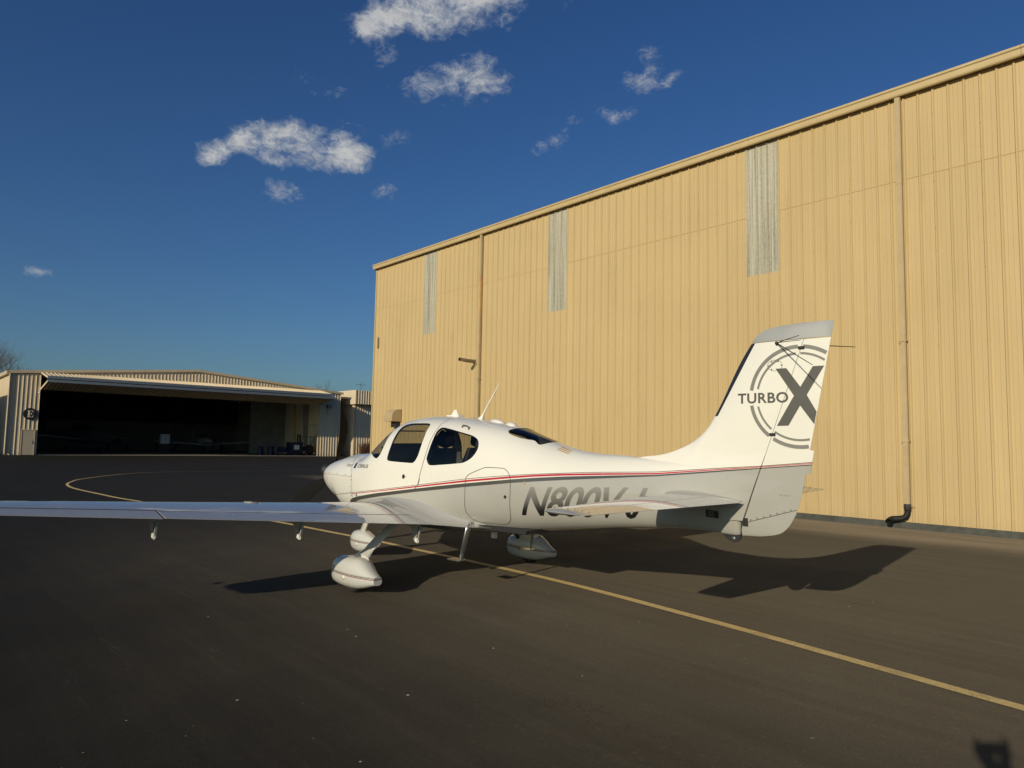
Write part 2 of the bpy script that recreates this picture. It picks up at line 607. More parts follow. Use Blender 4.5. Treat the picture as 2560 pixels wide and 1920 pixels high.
def sheet(name, prof, z0, z1, material, parent, sgn=1.0, off=0.0, ztop=None, mesh=None):
    """a ribbed sheet; sgn = side the ribs stand out to (local y)"""
    vs, fs = [], []
    for (x, h) in prof:
        vs.append((x, sgn * (h + off), z0))
        vs.append((x, sgn * (h + off), ztop(x) if ztop else z1))
    for i in range(len(prof) - 1):
        a = 2 * i
        f = (a, a + 2, a + 3, a + 1)
        fs.append(f if sgn < 0 else f[::-1])
    return mesh_obj(name, vs, fs, material, parent)


def copy_at(o, loc, parent, scale=None):
    c = o.copy()
    COL.objects.link(c)
    c.parent = parent
    c.location = loc
    if scale:
        c.scale = scale
    return c

# ------------------------------------------------------------------ ground
def build_ground():
    def axis(lim):
        v = [i * .75 for i in range(0, 68)]
        x = v[-1]
        st = 1.0
        while x < lim:
            st *= 1.32
            x += st
            v.append(x)
        return sorted(set([-q for q in v] + v))
    S, D = axis(6000), axis(6000)
    vs, fs = [], []
    for s in S:
        for d in D:
            x, y = NR.x * s + DI.x * d, NR.y * s + DI.y * d
            vs.append((x, y, gz(x, y)))
    n = len(D)
    for i in range(len(S) - 1):
        for j in range(n - 1):
            a = i * n + j
            fs.append((a, a + n, a + n + 1, a + 1))
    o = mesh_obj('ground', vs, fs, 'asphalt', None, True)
    tag(o, 'dark asphalt apron in front of the hangars', None, None, 'structure')
    # yellow taxi line: straight past the airplane, then a hairpin bend towards the far hangar
    P = [(4.75, 2.75), (3.36, 4.92), (2.86, 5.70), (2.0, 7.03), (.61, 9.0), (-.91, 10.8), (-1.65, 11.65), (-2.21, 12.3), (-3.45, 13.6), (-4.55, 14.75),
         (-5.92, 16.0), (-10.14, 19.63), (-12.0, 21.5), (-13.9, 23.52), (-15.11, 25.16), (-15.85, 26.6), (-16.5, 28.5), (-16.85, 32.0), (-16.2, 34.8), (-15.03, 37.2), (-13.33, 39.6), (-10.5, 42.8), (-6.5, 46.5), (-2, 50)]
    P = [Vector((a, b, 0)) for a, b in P]
    # Catmull-Rom resample
    Q = []
    for i in range(len(P) - 1):
        p0, p1, p2, p3 = P[max(i - 1, 0)], P[i], P[i + 1], P[min(i + 2, len(P) - 1)]
        k = max(4, int((p2 - p1).length / .3))
        for j in range(k):
            t = j / k
            Q.append(.5 * (2 * p1 + (p2 - p0) * t + (2 * p0 - 5 * p1 + 4 * p2 - p3) * t * t + (3 * p1 - p0 - 3 * p2 + p3) * t ** 3))
    Q.append(P[-1])
    vs, fs = [], []
    for i, q in enumerate(Q):
        t = (Q[min(i + 1, len(Q) - 1)] - Q[max(i - 1, 0)]).normalized()
        nn = Vector((-t.y, t.x, 0))
        fade = 1 - .30 * smooth(22, 27, q.y) - .50 * smooth(27, 40, q.y)
        for sg in (-1, 1):
            w = .056 * fade + .0045 * noise.noise(Vector((i * .7, sg * 3, 0))) + .003 * noise.noise(Vector((i * 2.3, sg * 5, 4)))
            e = q + nn * w * sg
            vs.append((e.x, e.y, gz(e.x, e.y) + .006))
    for i in range(len(Q) - 1):
        a = 2 * i
        fs.append((a, a + 2, a + 3, a + 1))
    o = mesh_obj('taxi_line', vs, fs, 'line_paint')
    bm = bmesh.new()
    bm.from_mesh(o.data)
    bmesh.ops.recalc_face_normals(bm, faces=bm.faces)
    bm.to_mesh(o.data)
    bm.free()
    tag(o, 'yellow painted taxi line bending across the apron', None, None, 'structure')


build_ground()


# ------------------------------------------------------------------ big tan hangar
def build_big_hangar():
    M4 = Matrix(((DI.x, -NR.x, 0, NR.x * WALL), (DI.y, -NR.y, 0, NR.y * WALL), (0, 0, 1, 0), (0, 0, 0, 1)))
    H = empty('metal_hangar', 'tall tan ribbed metal hangar with gutter and three translucent wall panels', 'hangar', None, M4)
    PW, RP = .9144, .3048
    Z0, ZS, ZT = .165, 7.80, 9.70
    T1 = 29.58
    skies = [9.455, 17.075, 24.70]
    # sheet layout along the wall
    slots = []                                    # (x, ribs, is_sky)
    x = 9.455
    bounds = [9.455, 17.075, 24.70, T1]
    for bi in range(3):
        slots.append((bounds[bi], 3, True))
        x = bounds[bi] + PW
        while x + PW < bounds[bi + 1] + .02:
            slots.append((x, 3, False))
            x += PW
        k = int(round((bounds[bi + 1] - x) / RP))
        if k > 0:
            slots.append((x, k, False))
    x = 9.455 - PW
    while x > -5.5:
        slots.append((x, 3, False))
        x -= PW
    cache = {}
    scr = None

    def put(kind, x, ribs, z0, z1, material, name, off=0.0):
        key = (kind, ribs, z0, z1)
        if key not in cache:
            cache[key] = sheet(name, rib_profile(ribs), z0, z1, material, H, 1.0, off)
            cache[key].location = (x, 0, 0)
            return cache[key]
        return copy_at(cache[key], (x, 0, 0), H)
    sc_mesh = None
    for (x, ribs, sky) in slots:
        if sky:
            put('l', x, ribs, Z0, 5.74, 'tan_steel', 'wall_panel')
            put('p', x, ribs, 5.72, 6.20, 'tan_steel', 'patch_panel', .003)
            put('s', x, ribs, 6.16, ZT, 'fibreglass', 'translucent_panel', .0015)
        else:
            put('l', x, ribs, Z0, ZS, 'tan_steel', 'wall_panel')
            put('u', x, ribs, ZS - .03, ZT, 'tan_steel', 'wall_panel', .004)
    # dark seam shadows come from the lap; add the sealant bead that shows as a fine line
    bm = bmesh.new()
    segs = [(-5.5, 9.455), (9.455 + PW, 17.075), (17.075 + PW, 24.70), (24.70 + PW, T1)]
    for a, b in segs:
        box(bm, a, b, .0, .010, ZS - .036, ZS - .029)
    bm_obj('lap_seam', bm, 'rust_tan', H)
    # screw heads on every third rib
    bm = bmesh.new()
    bmesh.ops.create_uvsphere(bm, u_segments=8, v_segments=4, radius=.011)
    for (x, ribs, sky) in slots:
        if ribs < 3 or x < 2.5 or x > 22:
            continue
        z = Z0 + .25
        while z < ZT - .2:
            b2 = bmesh.ops.create_icosphere(bm, subdivisions=1, radius=.0105, matrix=Matrix.Translation((x + .004, .038, z)))
            z += .51
    scw = bm_obj('screw_heads', bm, 'screw', H)
    scw['kind'] = 'stuff'
    # backing wall just behind the sheets, end walls, roof
    ry = 9.78
    bm = bmesh.new()
    L0, L1 = -5.5, T1
    dep = 26.0
    box(bm, L0, L1, -.06, -.012, 0, ZT)
    bm_obj('wall_liner', bm, 'tan_steel', H)
    bm = bmesh.new()
    for xx in (L0, L1 - .05):
        vs = [bm.verts.new(p) for p in ((xx, -.06, 0), (xx, -dep, 0), (xx, -dep, 9.75), (xx, -dep / 2, 12.0), (xx, -.06, 9.75))]
        f = bm.faces.new(vs)
        r = bmesh.ops.extrude_face_region(bm, geom=[f])
        bmesh.ops.translate(bm, vec=(.05, 0, 0), verts=[v for v in r['geom'] if isinstance(v, bmesh.types.BMVert)])
    box(bm, L0, L1, -dep - .05, -dep, 0, 9.75)
    bm_obj('end_wall', bm, 'tan_steel', H)
    bm = bmesh.new()
    vs = [bm.verts.new((xx, yy, zz)) for yy, zz in ((.05, 9.80), (-dep / 2, 12.05), (-dep - .2, 9.80)) for xx in (L0 - .1, L1 + .12)]
    bm.faces.new((vs[0], vs[1], vs[3], vs[2]))
    bm.faces.new((vs[2], vs[3], vs[5], vs[4]))
    r = bmesh.ops.extrude_face_region(bm, geom=list(bm.faces))
    bmesh.ops.translate(bm, vec=(0, 0, .03), verts=[v for v in r['geom'] if isinstance(v, bmesh.types.BMVert)])
    bm_obj('roof', bm, 'roof_metal', H)
    # gutter: a formed box with two lips, in lengths
    prof = [(.008, 9.64), (.008, 9.70), (.145, 9.66), (.165, 9.672), (.178, 9.70), (.178, 9.80), (.185, 9.815), (.205, 9.825), (.205, 9.858), (.188, 9.872), (.188, 9.885), (.17, 9.885), (.17, 9.83), (.02, 9.83), (.02, 9.64)]
    xs = [L0 - .1, -2.0, 4.10, 10.20, 16.3, 22.4, T1 + .14]
    for a, b in zip(xs, xs[1:]):
        vs, fs = [], []
        n = len(prof)
        for xx in (a + .003, b - .003):
            vs += [(xx, y, z) for y, z in prof]
        for k in range(n):
            fs.append((k, (k + 1) % n, n + (k + 1) % n, n + k))
        fs += [tuple(range(n))[::-1], tuple(range(n, 2 * n))]
        g = mesh_obj('gutter', vs, fs, 'tan_trim', H)
    # downpipes
    for (tx, rust) in ((6.50, False), (21.66, True), (-.9, False)):
        dp = empty('downpipe')
        dp.parent = H
        dp.location = (tx, 0, 0)
        zz = 9.66
        lens = [2.0, 1.5, 1.9, 1.6, 2.13] if not rust else [1.62, 1.45, 2.3, 2.0, 1.9]
        for k, l in enumerate(lens):
            w = .058 - (.003 if k % 2 else 0)
            z1 = max(zz - l, .50)
            b = bmesh.new()
            box(b, -w, w, .036, .036 + 2 * w * .86, z1, zz + .03)
            bmesh.ops.bevel(b, geom=[e for e in b.edges if abs(e.verts[0].co.z - e.verts[1].co.z) > .5], offset=.012, segments=2, affect='EDGES')
            bm_obj('pipe_length', b, 'rust_tan' if (rust and k == 1) else 'tan_pipe', dp)
            zz = z1
        b = bmesh.new()
        tube(b, [(0, .09, .56), (0, .09, .42)], .072, 14)
        tube(b, [(0, .09, .52), (0, .09, .49)], .078, 14)
        bm_obj('rubber_coupling', b, 'black_rubber', dp, True)
        b = bmesh.new()
        tube(b, [(0, .09, .44), (.005, .095, .36), (.03, .11, .29), (.09, .14, .25), (.17, .17, .235), (.25, .20, .23), (.29, .24, .215), (.30, .31, .19), (.30, .36, .17)], .062, 14, cap=False)
        bmesh.ops.solidify(b, geom=list(b.faces), thickness=.008)
        bm_obj('drain_elbow', b, 'black_rubber', dp, True)
        box_obj('strap', -.075, .075, .03, .145, 4.10, 4.135, 'tan_pipe', dp)
        box_obj('strap', -.075, .075, .03, .145, 1.90, 1.935, 'tan_pipe', dp)
        tube_obj('hose_clamp', [(-.02, .1, .505), (-.16, .12, .515)], .007, 'rust_tan', dp, 6)
    # base band
    box_obj('base_band', L0, T1, -.012, .046, -.1, .165, 'base_band', H)
    # corner trim
    box_obj('corner_trim', T1 - .03, T1 + .05, -.1, .045, .165, 9.72, 'tan_trim', H)
    box_obj('corner_bracket', 29.20, 29.25, .03, .075, 5.95, 6.45, 'galv', H)
    # weather hood over a vent
    bm = bmesh.new()
    pr = [(.03, 3.10), (.22, 3.09), (.36, 3.03), (.46, 2.92), (.50, 2.76), (.50, 2.57)]
    vs = []
    for xx in (27.08, 27.72):
        vs.append([bm.verts.new((xx, y, z)) for y, z in pr] + [bm.verts.new((xx, .03, 2.57))])
    for k in range(len(pr) - 1):
        bm.faces.new((vs[0][k], vs[0][k + 1], vs[1][k + 1], vs[1][k]))
    bm.faces.new(vs[0])
    bm.faces.new(vs[1][::-1])
    hood = bm_obj('vent_hood', bm, 'tan_pipe', H)
    box_obj('vent_box', 27.2, 27.6, .03, .22, 2.32, 2.58, 'dark_steel', hood)
    # short exhaust pipe standing out of the wall
    bm = bmesh.new()
    tube(bm, [(21.93, .0, 4.80), (21.93, .40, 4.80), (21.93, .80, 4.82)], .068, 14, cap=False)
    bmesh.ops.solidify(bm, geom=list(bm.faces), thickness=.006)
    ex = bm_obj('exhaust_pipe', bm, 'tan_pipe', H, True)
    bm = bmesh.new()
    tube(bm, [(21.93, .034, 4.80), (21.93, .05, 4.80)], .12, 16)
    tube(bm, [(21.93, .05, 4.62), (21.93, .22, 4.78)], .012, 6)
    bm_obj('mounting_plate', bm, 'tan_pipe', ex)
    return H


build_big_hangar()


# ------------------------------------------------------------------ hangar E with its bifold door
def bush_strands(bm, c, n, h, rad, rnd, r=.004):
    for k in range(n):
        a = rnd.uniform(0, 6.28)
        q = rad * math.sqrt(rnd.random())
        p = Vector((c[0] + q * math.cos(a), c[1] + .5 * q * math.sin(a), c[2]))
        pts = [p]
        dirv = Vector((rnd.uniform(-.35, .35), rnd.uniform(-.35, .35), 1)).normalized()
        for j in range(4):
            p = p + dirv * h / 4 * rnd.uniform(.7, 1.1)
            dirv = (dirv + Vector((rnd.uniform(-.4, .4), rnd.uniform(-.4, .4), rnd.uniform(-.1, .2)))).normalized()
            pts.append(p)
        tube(bm, pts, [r * 1.6, r * 1.4, r * 1.2, r, r * .5], 3, False)


def build_hangar_e():
    M4 = Matrix(((NR.x, DI.x, 0, DI.x * EFAC), (NR.y, DI.y, 0, DI.y * EFAC), (0, 0, 1, .02), (0, 0, 0, 1)))
    H = empty('gabled_hangar', 'low gabled cream metal hangar with raised bifold door and dark interior', 'hangar', None, M4)
    S0, S1, SP = 7.72, 37.6, 22.66
    ZE, ZP = 6.86, 8.12
    DL, DR, DH = 9.90, 35.1, 6.92
    DEP = 30.0

    def ztop(x):
        return ZE + (ZP - ZE) * (1 - abs(x - SP) / (SP - S0)) if x < SP else ZE + (ZP - ZE) * (1 - (x - SP) / (S1 - SP))
    RP = .3048

    def run(a, b, z0, name, zt):
        x = a
        while x < b - .05:
            k = min(3, max(1, int((b - x) / RP + .01)))
            sheet(name, rib_profile(k, minor=False, rh=.045, x0=x), z0, 0, 'cream_steel', H, -1.0, 0, zt)
            x += k * RP
    run(S0, DL - .03, 0.0, 'wall_panel', ztop)
    run(DR + .06, S1, 0.0, 'wall_panel', ztop)
    run(DL - .03, DR + .06, DH, 'gable_panel', ztop)
    # structure behind the sheets
    box_obj('wall_liner', S0, DL, .005, .12, 0, 6.8, 'cream_trim', H)
    box_obj('wall_liner', DR, S1, .005, .12, 0, 6.8, 'cream_trim', H)
    bm = bmesh.new()
    vs = [bm.verts.new(p) for p in ((DL, .01, DH - .02), (DR, .01, DH - .02), (DR, .01, ztop(DR)), (SP, .01, ZP), (DL, .01, ztop(DL)))]
    f = bm.faces.new(vs)
    r = bmesh.ops.extrude_face_region(bm, geom=[f])
    bmesh.ops.translate(bm, vec=(0, .1, 0), verts=[v for v in r['geom'] if isinstance(v, bmesh.types.BMVert)])
    bm_obj('door_header', bm, 'cream_trim', H)
    # side and back walls, roof, floor
    sheet('side_wall', [(a, h) for a, h in rib_profile(98, minor=False, rh=.045)], 0, 6.75, 'cream_steel', H, 1.0).matrix_local = Matrix(((0, -1, 0, S0), (1, 0, 0, 0), (0, 0, 1, 0), (0, 0, 0, 1)))
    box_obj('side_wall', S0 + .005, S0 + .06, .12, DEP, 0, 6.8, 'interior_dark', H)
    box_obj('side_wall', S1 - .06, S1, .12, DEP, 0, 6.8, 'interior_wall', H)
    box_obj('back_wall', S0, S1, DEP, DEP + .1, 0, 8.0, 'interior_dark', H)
    box_obj('back_wall_dado', S0 + .1, S1 - .1, DEP - .03, DEP - .002, 0, 3.6, 'interior_pale', H)
    box_obj('floor_slab', S0 + .06, S1 - .06, .0, DEP, -.1, .022, 'concrete', H)
    for (a, b, za, zb) in ((S0 - .25, SP, ZE - .02, ZP + .0), (SP, S1 + .25, ZP + .0, ZE - .02)):
        bm = bmesh.new()
        vs = [bm.verts.new(p) for p in ((a, -.10, za), (b, -.10, zb), (b, DEP + .3, zb), (a, DEP + .3, za))]
        f = bm.faces.new(vs)
        r = bmesh.ops.extrude_face_region(bm, geom=[f])
        bmesh.ops.translate(bm, vec=(0, 0, .05), verts=[v for v in r['geom'] if isinstance(v, bmesh.types.BMVert)])
        bm_obj('roof', bm, 'roof_metal', H)
        # rake trim
        bm = bmesh.new()
        vs = [bm.verts.new(p) for p in ((a, -.16, za - .14), (b, -.16, zb - .14), (b, -.16, zb + .09), (a, -.16, za + .09))]
        f = bm.faces.new(vs)
        r = bmesh.ops.extrude_face_region(bm, geom=[f])
        bmesh.ops.translate(bm, vec=(0, .12, 0), verts=[v for v in r['geom'] if isinstance(v, bmesh.types.BMVert)])
        bm_obj('rake_trim', bm, 'cream_trim', H)
    box_obj('eave_gutter', S0 - .30, S0 - .10, -.16, DEP, ZE - .22, ZE + .06, 'cream_trim', H)
    # frames and bracing inside
    for yy in (7.5, 15, 22.5):
        for xx, l in ((S0 + .25, 1), (S1 - .25, -1)):
            bm = bmesh.new()
            vs = [bm.verts.new(p) for p in ((xx - .12, yy, 0), (xx + .12, yy, 0), (xx + .12 + (.5 if l > 0 else 0), yy, 6.7), (xx - .12 - (.5 if l < 0 else 0), yy, 6.7))]
            f = bm.faces.new(vs)
            r = bmesh.ops.extrude_face_region(bm, geom=[f])
            bmesh.ops.translate(bm, vec=(0, .2, 0), verts=[v for v in r['geom'] if isinstance(v, bmesh.types.BMVert)])
            bm_obj('frame_column', bm, 'interior_pale', H)
        tube_obj('rafter', [(S0 + .5, yy, 6.55), (SP, yy, 7.8)], .16, 'interior_dark', H, 6)
        tube_obj('rafter', [(S1 - .5, yy, 6.55), (SP, yy, 7.8)], .16, 'interior_dark', H, 6)
    tube_obj('wind_brace', [(S1 - .15, .6, 6.3), (S1 - .15, 7.3, .5)], .03, 'dark_steel', H, 6)
    tube_obj('wall_conduit', [(S1 - .12, 2.5, 3.4), (S1 - .12, 6.5, 3.4)], .05, 'white_paint', H, 6)
    for k in range(5):
        box_obj('pale_wall_panel', 33.2 + k * .86, 34.04 + k * .86, 14.0 - .02 * k, 14.05, 0, 6.2, 'interior_pale', H)
    tube_obj('yellow_post', [(35.9, 7.2, 0), (35.6, 7.2, 6.2)], .10, 'yellow_paint', H, 8)
    # personnel door left of the opening
    pd = box_obj('personnel_door', 8.80, 9.66, -.062, -.048, .03, 2.06, 'door_tan', H)
    bm = bmesh.new()
    box(bm, 8.74, 8.80, -.085, -.0, 0, 2.12)
    box(bm, 9.66, 9.72, -.085, -.0, 0, 2.12)
    box(bm, 8.80, 9.66, -.085, -.0, 2.06, 2.12)
    bm_obj('door_frame', bm, 'cream_trim', pd)
    tube_obj('door_knob', [(9.56, -.06, 1.0), (9.56, -.13, 1.0)], .04, 'dark_steel', pd, 8)
    box_obj('lock_plate', 9.52, 9.62, -.075, -.062, 1.05, 1.2, 'galv', pd)
    # round E sign
    bm = bmesh.new()
    bmesh.ops.create_cone(bm, cap_ends=True, segments=48, radius1=.49, radius2=.49, depth=.04, matrix=Matrix.Translation((9.26, -.10, 3.42)) @ Matrix.Rotation(RAD(90), 4, 'X'))
    sg = bm_obj('letter_sign', bm, 'sign_black', H)
    serif_e(sg, 9.26, -.124, 3.42, .56)
    # corner downspout
    tube_obj('downspout', [(S0 - .05, -.12, 6.7), (S0 - .05, -.12, .25), (S0 - .05, -.35, .1)], .055, 'cream_trim', H, 8)
    # jamb light (left) and flood light on the right pier
    tube_obj('jamb_light', [(9.80, -.06, 5.25), (9.80, -.28, 5.2)], .07, 'white_paint', H, 8)
    fl = box_obj('flood_light', 35.95, 36.35, -.32, -.06, 5.15, 5.5, 'dark_steel', H, .03)
    box_obj('flood_lens', 35.99, 36.31, -.335, -.318, 5.33, 5.45, 'galv', fl)
    box_obj('flood_lens', 35.99, 36.31, -.335, -.318, 5.19, 5.29, 'galv', fl)
    tube_obj('conduit', [(36.1, -.05, 5.15), (36.1, -.05, 4.5)], .02, 'dark_steel', H, 6)
    # bifold door, folded up
    D = empty('bifold_door')
    D.parent = H
    hx, hz, fx, fz, bx, bz = -.06, 6.90, -3.42, 6.22, -.05, 5.52
    for nm, (ya, za, yb, zb), thick in (('upper_leaf', (hx, hz, fx, fz + .12), .05), ('lower_leaf', (fx, fz - .16, bx, bz), -.05)):
        # sheeting as ribbed panels running down the leaf
        L = math.hypot(yb - ya, zb - za)
        ev = Vector((0, (yb - ya) / L, (zb - za) / L))
        nv = Vector((0, -ev.z, ev.y))
        if nv.z < 0:
            nv = -nv
        out = nv if nm == 'upper_leaf' else -nv
        x = DL - .02
        while x < DR - .1:
            k = min(3, int((DR + .04 - x) / RP + .02))
            if k < 1:
                break
            pr = rib_profile(k, minor=False, rh=.075, x0=x)
            vs, fs = [], []
            for (a, h) in pr:
                for q in (0, L):
                    p = Vector((a, ya, za)) + ev * q + out * (h + .03)
                    vs.append(p)
            for i in range(len(pr) - 1):
                fs.append((2 * i, 2 * i + 2, 2 * i + 3, 2 * i + 1))
            mesh_obj('leaf_panel', vs, fs, 'cream_steel', D)
            x += k * RP
        bm = bmesh.new()
        c = [Vector((xx, ya, za)) + ev * q for xx in (DL, DR) for q in (0, L)]
        vs = [bm.verts.new(p) for p in (c[0], c[2], c[3], c[1])]
        f = bm.faces.new(vs)
        r = bmesh.ops.extrude_face_region(bm, geom=[f])
        bmesh.ops.translate(bm, vec=out * .028, verts=[v for v in r['geom'] if isinstance(v, bmesh.types.BMVert)])
        bm_obj(nm, bm, 'cream_trim', D)
        for xx in (DL - .06, DR):
            bm = bmesh.new()
            c = [Vector((xx, ya, za)), Vector((xx, ya, za)) + ev * L]
            vs = [bm.verts.new(p) for p in (c[0] - out * .06, c[1] - out * .06, c[1] + out * .10, c[0] + out * .10)]
            f = bm.faces.new(vs)
            r = bmesh.ops.extrude_face_region(bm, geom=[f])
            bmesh.ops.translate(bm, vec=(.06, 0, 0), verts=[v for v in r['geom'] if isinstance(v, bmesh.types.BMVert)])
            bm_obj('leaf_edge', bm, 'cream_steel', D)
    box_obj('hinge_beam', DL - .05, DR + .05, fx - .10, fx + .02, fz + .02, fz + .26, 'galv', D)
    box_obj('hinge_beam', DL - .05, DR + .05, fx - .08, fx + .03, fz - .26, fz - .04, 'galv', D)
    for xx in [DL + .4 + k * 3.05 for k in range(9)]:
        tube_obj('lift_strap', [(xx, -.02, DH), (xx, -.9, bz + .08)], .03, 'dark_steel', D, 6)
    return H


def serif_e(parent, cx, y, cz, h):
    """a cream serif capital E, cut from thin plate"""
    w = h * .80
    P = [(-.5, -.5), (.46, -.5), (.52, -.22), (.46, -.22), (.30, -.44), (-.06, -.44), (-.06, -.04), (.16, -.04), (.22, -.16), (.27, -.16), (.27, .18), (.22, .18), (.16, .04), (-.06, .04), (-.06, .44), (.26, .44), (.42, .24), (.48, .24), (.44, .5), (-.5, .5), (-.5, .455), (-.36, .43), (-.36, -.43), (-.5, -.455)]
    bm = bmesh.new()
    f = bm.faces.new([bm.verts.new((cx + a * w, y, cz + b * h)) for a, b in P])
    r = bmesh.ops.extrude_face_region(bm, geom=[f])
    bmesh.ops.translate(bm, vec=(0, -.012, 0), verts=[v for v in r['geom'] if isinstance(v, bmesh.types.BMVert)])
    bmesh.ops.triangulate(bm, faces=bm.faces)
    return bm_obj('letter_e', bm, 'sign_cream', parent)


HE = build_hangar_e()


def e_at(s, y, z=0.042):
    p = NR * s + DI * (EFAC + y)
    return Matrix(((NR.x, DI.x, 0, p.x), (NR.y, DI.y, 0, p.y), (0, 0, 1, z), (0, 0, 0, 1)))


def build_hangar_contents():
    # forklift by the right jamb
    f = empty('forklift', 'dark forklift with mast and overhead guard just inside the open hangar', 'forklift', None, e_at(35.9, 4.6))
    box_obj('chassis', -.55, .75, -.5, .5, .22, .95, 'blue_paint', f, .05)
    box_obj('counterweight', .75, 1.15, -.5, .5, .25, 1.05, 'orange_paint', f, .08)
    box_obj('seat', .2, .62, -.25, .25, .95, 1.15, 'dark_steel', f, .04)
    bm = bmesh.new()
    for yy in (-.42, .42):
        tube(bm, [(-.35, yy, .95), (-.15, yy, 2.05), (.75, yy, 2.05), (.85, yy, 1.0)], .035, 6)
    for xx in (-.1, .15, .4, .7):
        tube(bm, [(xx, -.42, 2.05), (xx, .42, 2.05)], .025, 6)
    bm_obj('overhead_guard', bm, 'dark_steel', f)
    bm = bmesh.new()
    for yy in (-.32, .32):
        box(bm, -.85, -.70, yy - .06, yy + .06, .1, 2.25)
    box(bm, -.83, -.72, -.3, .3, 2.12, 2.22)
    box(bm, -.83, -.72, -.3, .3, 1.0, 1.1)
    bm_obj('mast', bm, 'dark_steel', f)
    for yy in (-.25, .25):
        box_obj('fork', -1.8, -.85, yy - .05, yy + .05, .08, .13, 'dark_steel', f)
    for xx, rr in ((-.45, .3), (.8, .24)):
        for yy in (-.5, .5):
            w = empty('wheel')
            w.parent = f
            tube_obj('tyre', [(xx, yy - .09, rr), (xx, yy + .09, rr)], rr, 'black_rubber', w, 16)
            tube_obj('rim', [(xx, yy - .1, rr), (xx, yy + .1, rr)], rr * .55, 'white_paint', w, 12)
    # blue bin with a white notice
    b = empty('waste_bin', 'blue steel bin with white notice beside the forklift', 'bin', None, e_at(34.2, 3.6))
    bm = bmesh.new()
    vs = box(bm, -.75, .75, -.5, .5, .15, 1.35)
    for v in vs:
        if v.co.z < .5:
            v.co.x *= .86
            v.co.y *= .8
    bm_obj('body', bm, 'blue_paint', b)
    box_obj('lid', -.80, .80, -.55, .55, 1.35, 1.42, 'blue_paint', b, .02)
    box_obj('notice', -.3, .3, -.512, -.503, .62, 1.12, 'white_paint', b)
    for xx in (-.5, .5):
        tube_obj('caster', [(xx, -.3, .09), (xx, -.22, .09)], .09, 'black_rubber', b, 10)
    for k, (s, y, w, h) in enumerate(((31.9, 4.4, .35, .95), (31.0, 5.0, .30, .9))):
        d = empty('parts_drum', ('dark blue drum nearer the blue bin inside hangar', 'dark blue drum farther from the blue bin inside hangar')[k], 'drum', 'drums inside the hangar', e_at(s, y))
        bm = bmesh.new()
        pts, rr = [], []
        for q, z in enumerate((0, .02, h * .33, h * .35, h * .37, h * .66, h * .68, h * .70, h - .02, h)):
            pts.append((0, 0, z))
            rr.append(w * (1.05 if q in (3, 6, 9, 0) else 1.0))
        tube(bm, pts, rr, 20)
        bm_obj('body', bm, 'blue_paint', d, True)
        tube_obj('cap', [(.1, .1, h), (.1, .1, h + .03)], .05, 'galv', d, 8)
    c = empty('tool_cart', 'low dark tool cart left of the blue bin', 'cart', None, e_at(33.0, 4.0))
    box_obj('tray', -.5, .5, -.3, .3, .3, .36, 'dark_steel', c)
    box_obj('cabinet', -.45, .45, -.27, .27, .36, .9, 'blue_paint', c, .02)
    for xx in (-.45, .45):
        for yy in (-.25, .25):
            tube_obj('caster', [(xx, yy - .03, .1), (xx, yy + .03, .1)], .1, 'black_rubber', c, 10)
    tube_obj('handle', [(.5, -.25, .36), (.68, -.25, .95), (.68, .25, .95), (.5, .25, .36)], .02, 'galv', c, 6)
    for k, (s, y, lb) in enumerate(((30.2, 17.5, 'dark workbench nearest the pale panels at the back of the hangar'), (25.2, 18.5, 'dark workbench behind the small white airplane'), (20.0, 18.0, 'dark workbench behind the white cabinet'))):
        wb = empty('workbench', lb, 'workbench', 'workbenches along the back of the hangar', e_at(s, y))
        box_obj('bench_top', -1.1, 1.1, -.4, .4, .86, .92, 'dark_steel', wb)
        for xx in (-1.0, 1.0):
            box_obj('leg', xx - .05, xx + .05, -.35, .35, 0, .86, 'dark_steel', wb)
        box_obj('tool_chest', -.7, .2, -.3, .3, .92, 1.5, 'blue_paint', wb, .02)
        box_obj('carton', .4, .9, -.25, .25, .92, 1.25, 'interior_pale', wb)
    # white cabinet
    w = empty('paper_stand', 'white cabinet standing in the dark hangar interior', 'cabinet', None, e_at(22.9, 11.0))
    box_obj('body', -.45, .45, -.25, .25, 1.0, 2.0, 'white_paint', w, .01)
    box_obj('base', -.4, .4, -.22, .22, 0, 1.0, 'interior_dark', w)
    box_obj('door_gap', -.006, .006, -.256, -.25, 1.05, 1.95, 'dark_steel', w)
    # small parked airplanes in the gloom
    for (s, y, yaw, sc, nm, lb) in ((27.6, 13.0, 0, 1.0, 'parked_airplane', 'small white low wing airplane parked nose out in the hangar'),
                                    (15.5, 12.0, 35, 1.35, 'parked_turboprop', 'larger dark airplane parked in the hangar left of the white one')):
        a = empty(nm, lb, 'airplane', None, e_at(s, y) @ Matrix.Rotation(RAD(yaw), 4, 'Z') @ Matrix.Scale(sc, 4))
        dark = 'interior_pale' if sc == 1.0 else 'gloom_paint'
        rings = []
        for (yy, r, z) in ((-2.6, .12, 1.15), (-2.4, .32, 1.15), (-1.6, .5, 1.15), (-.6, .62, 1.25), (.4, .62, 1.3), (1.6, .45, 1.25), (3.5, .18, 1.25), (4.4, .08, 1.3)):
            rings.append([(r * math.cos(t), yy, z + r * .95 * math.sin(t)) for t in [k * math.pi / 8 for k in range(16)]])
        loft('fuselage', rings, dark, a)
        rings = []
        for (yy, r, z) in ((-1.0, .30, 1.70), (-.3, .50, 1.85), (.6, .46, 1.85), (1.2, .2, 1.75)):
            rings.append([(r * math.cos(t), yy, z + r * .5 * math.sin(t)) for t in [k * math.pi / 8 for k in range(16)]])
        loft('canopy', rings, 'dark_steel', a)
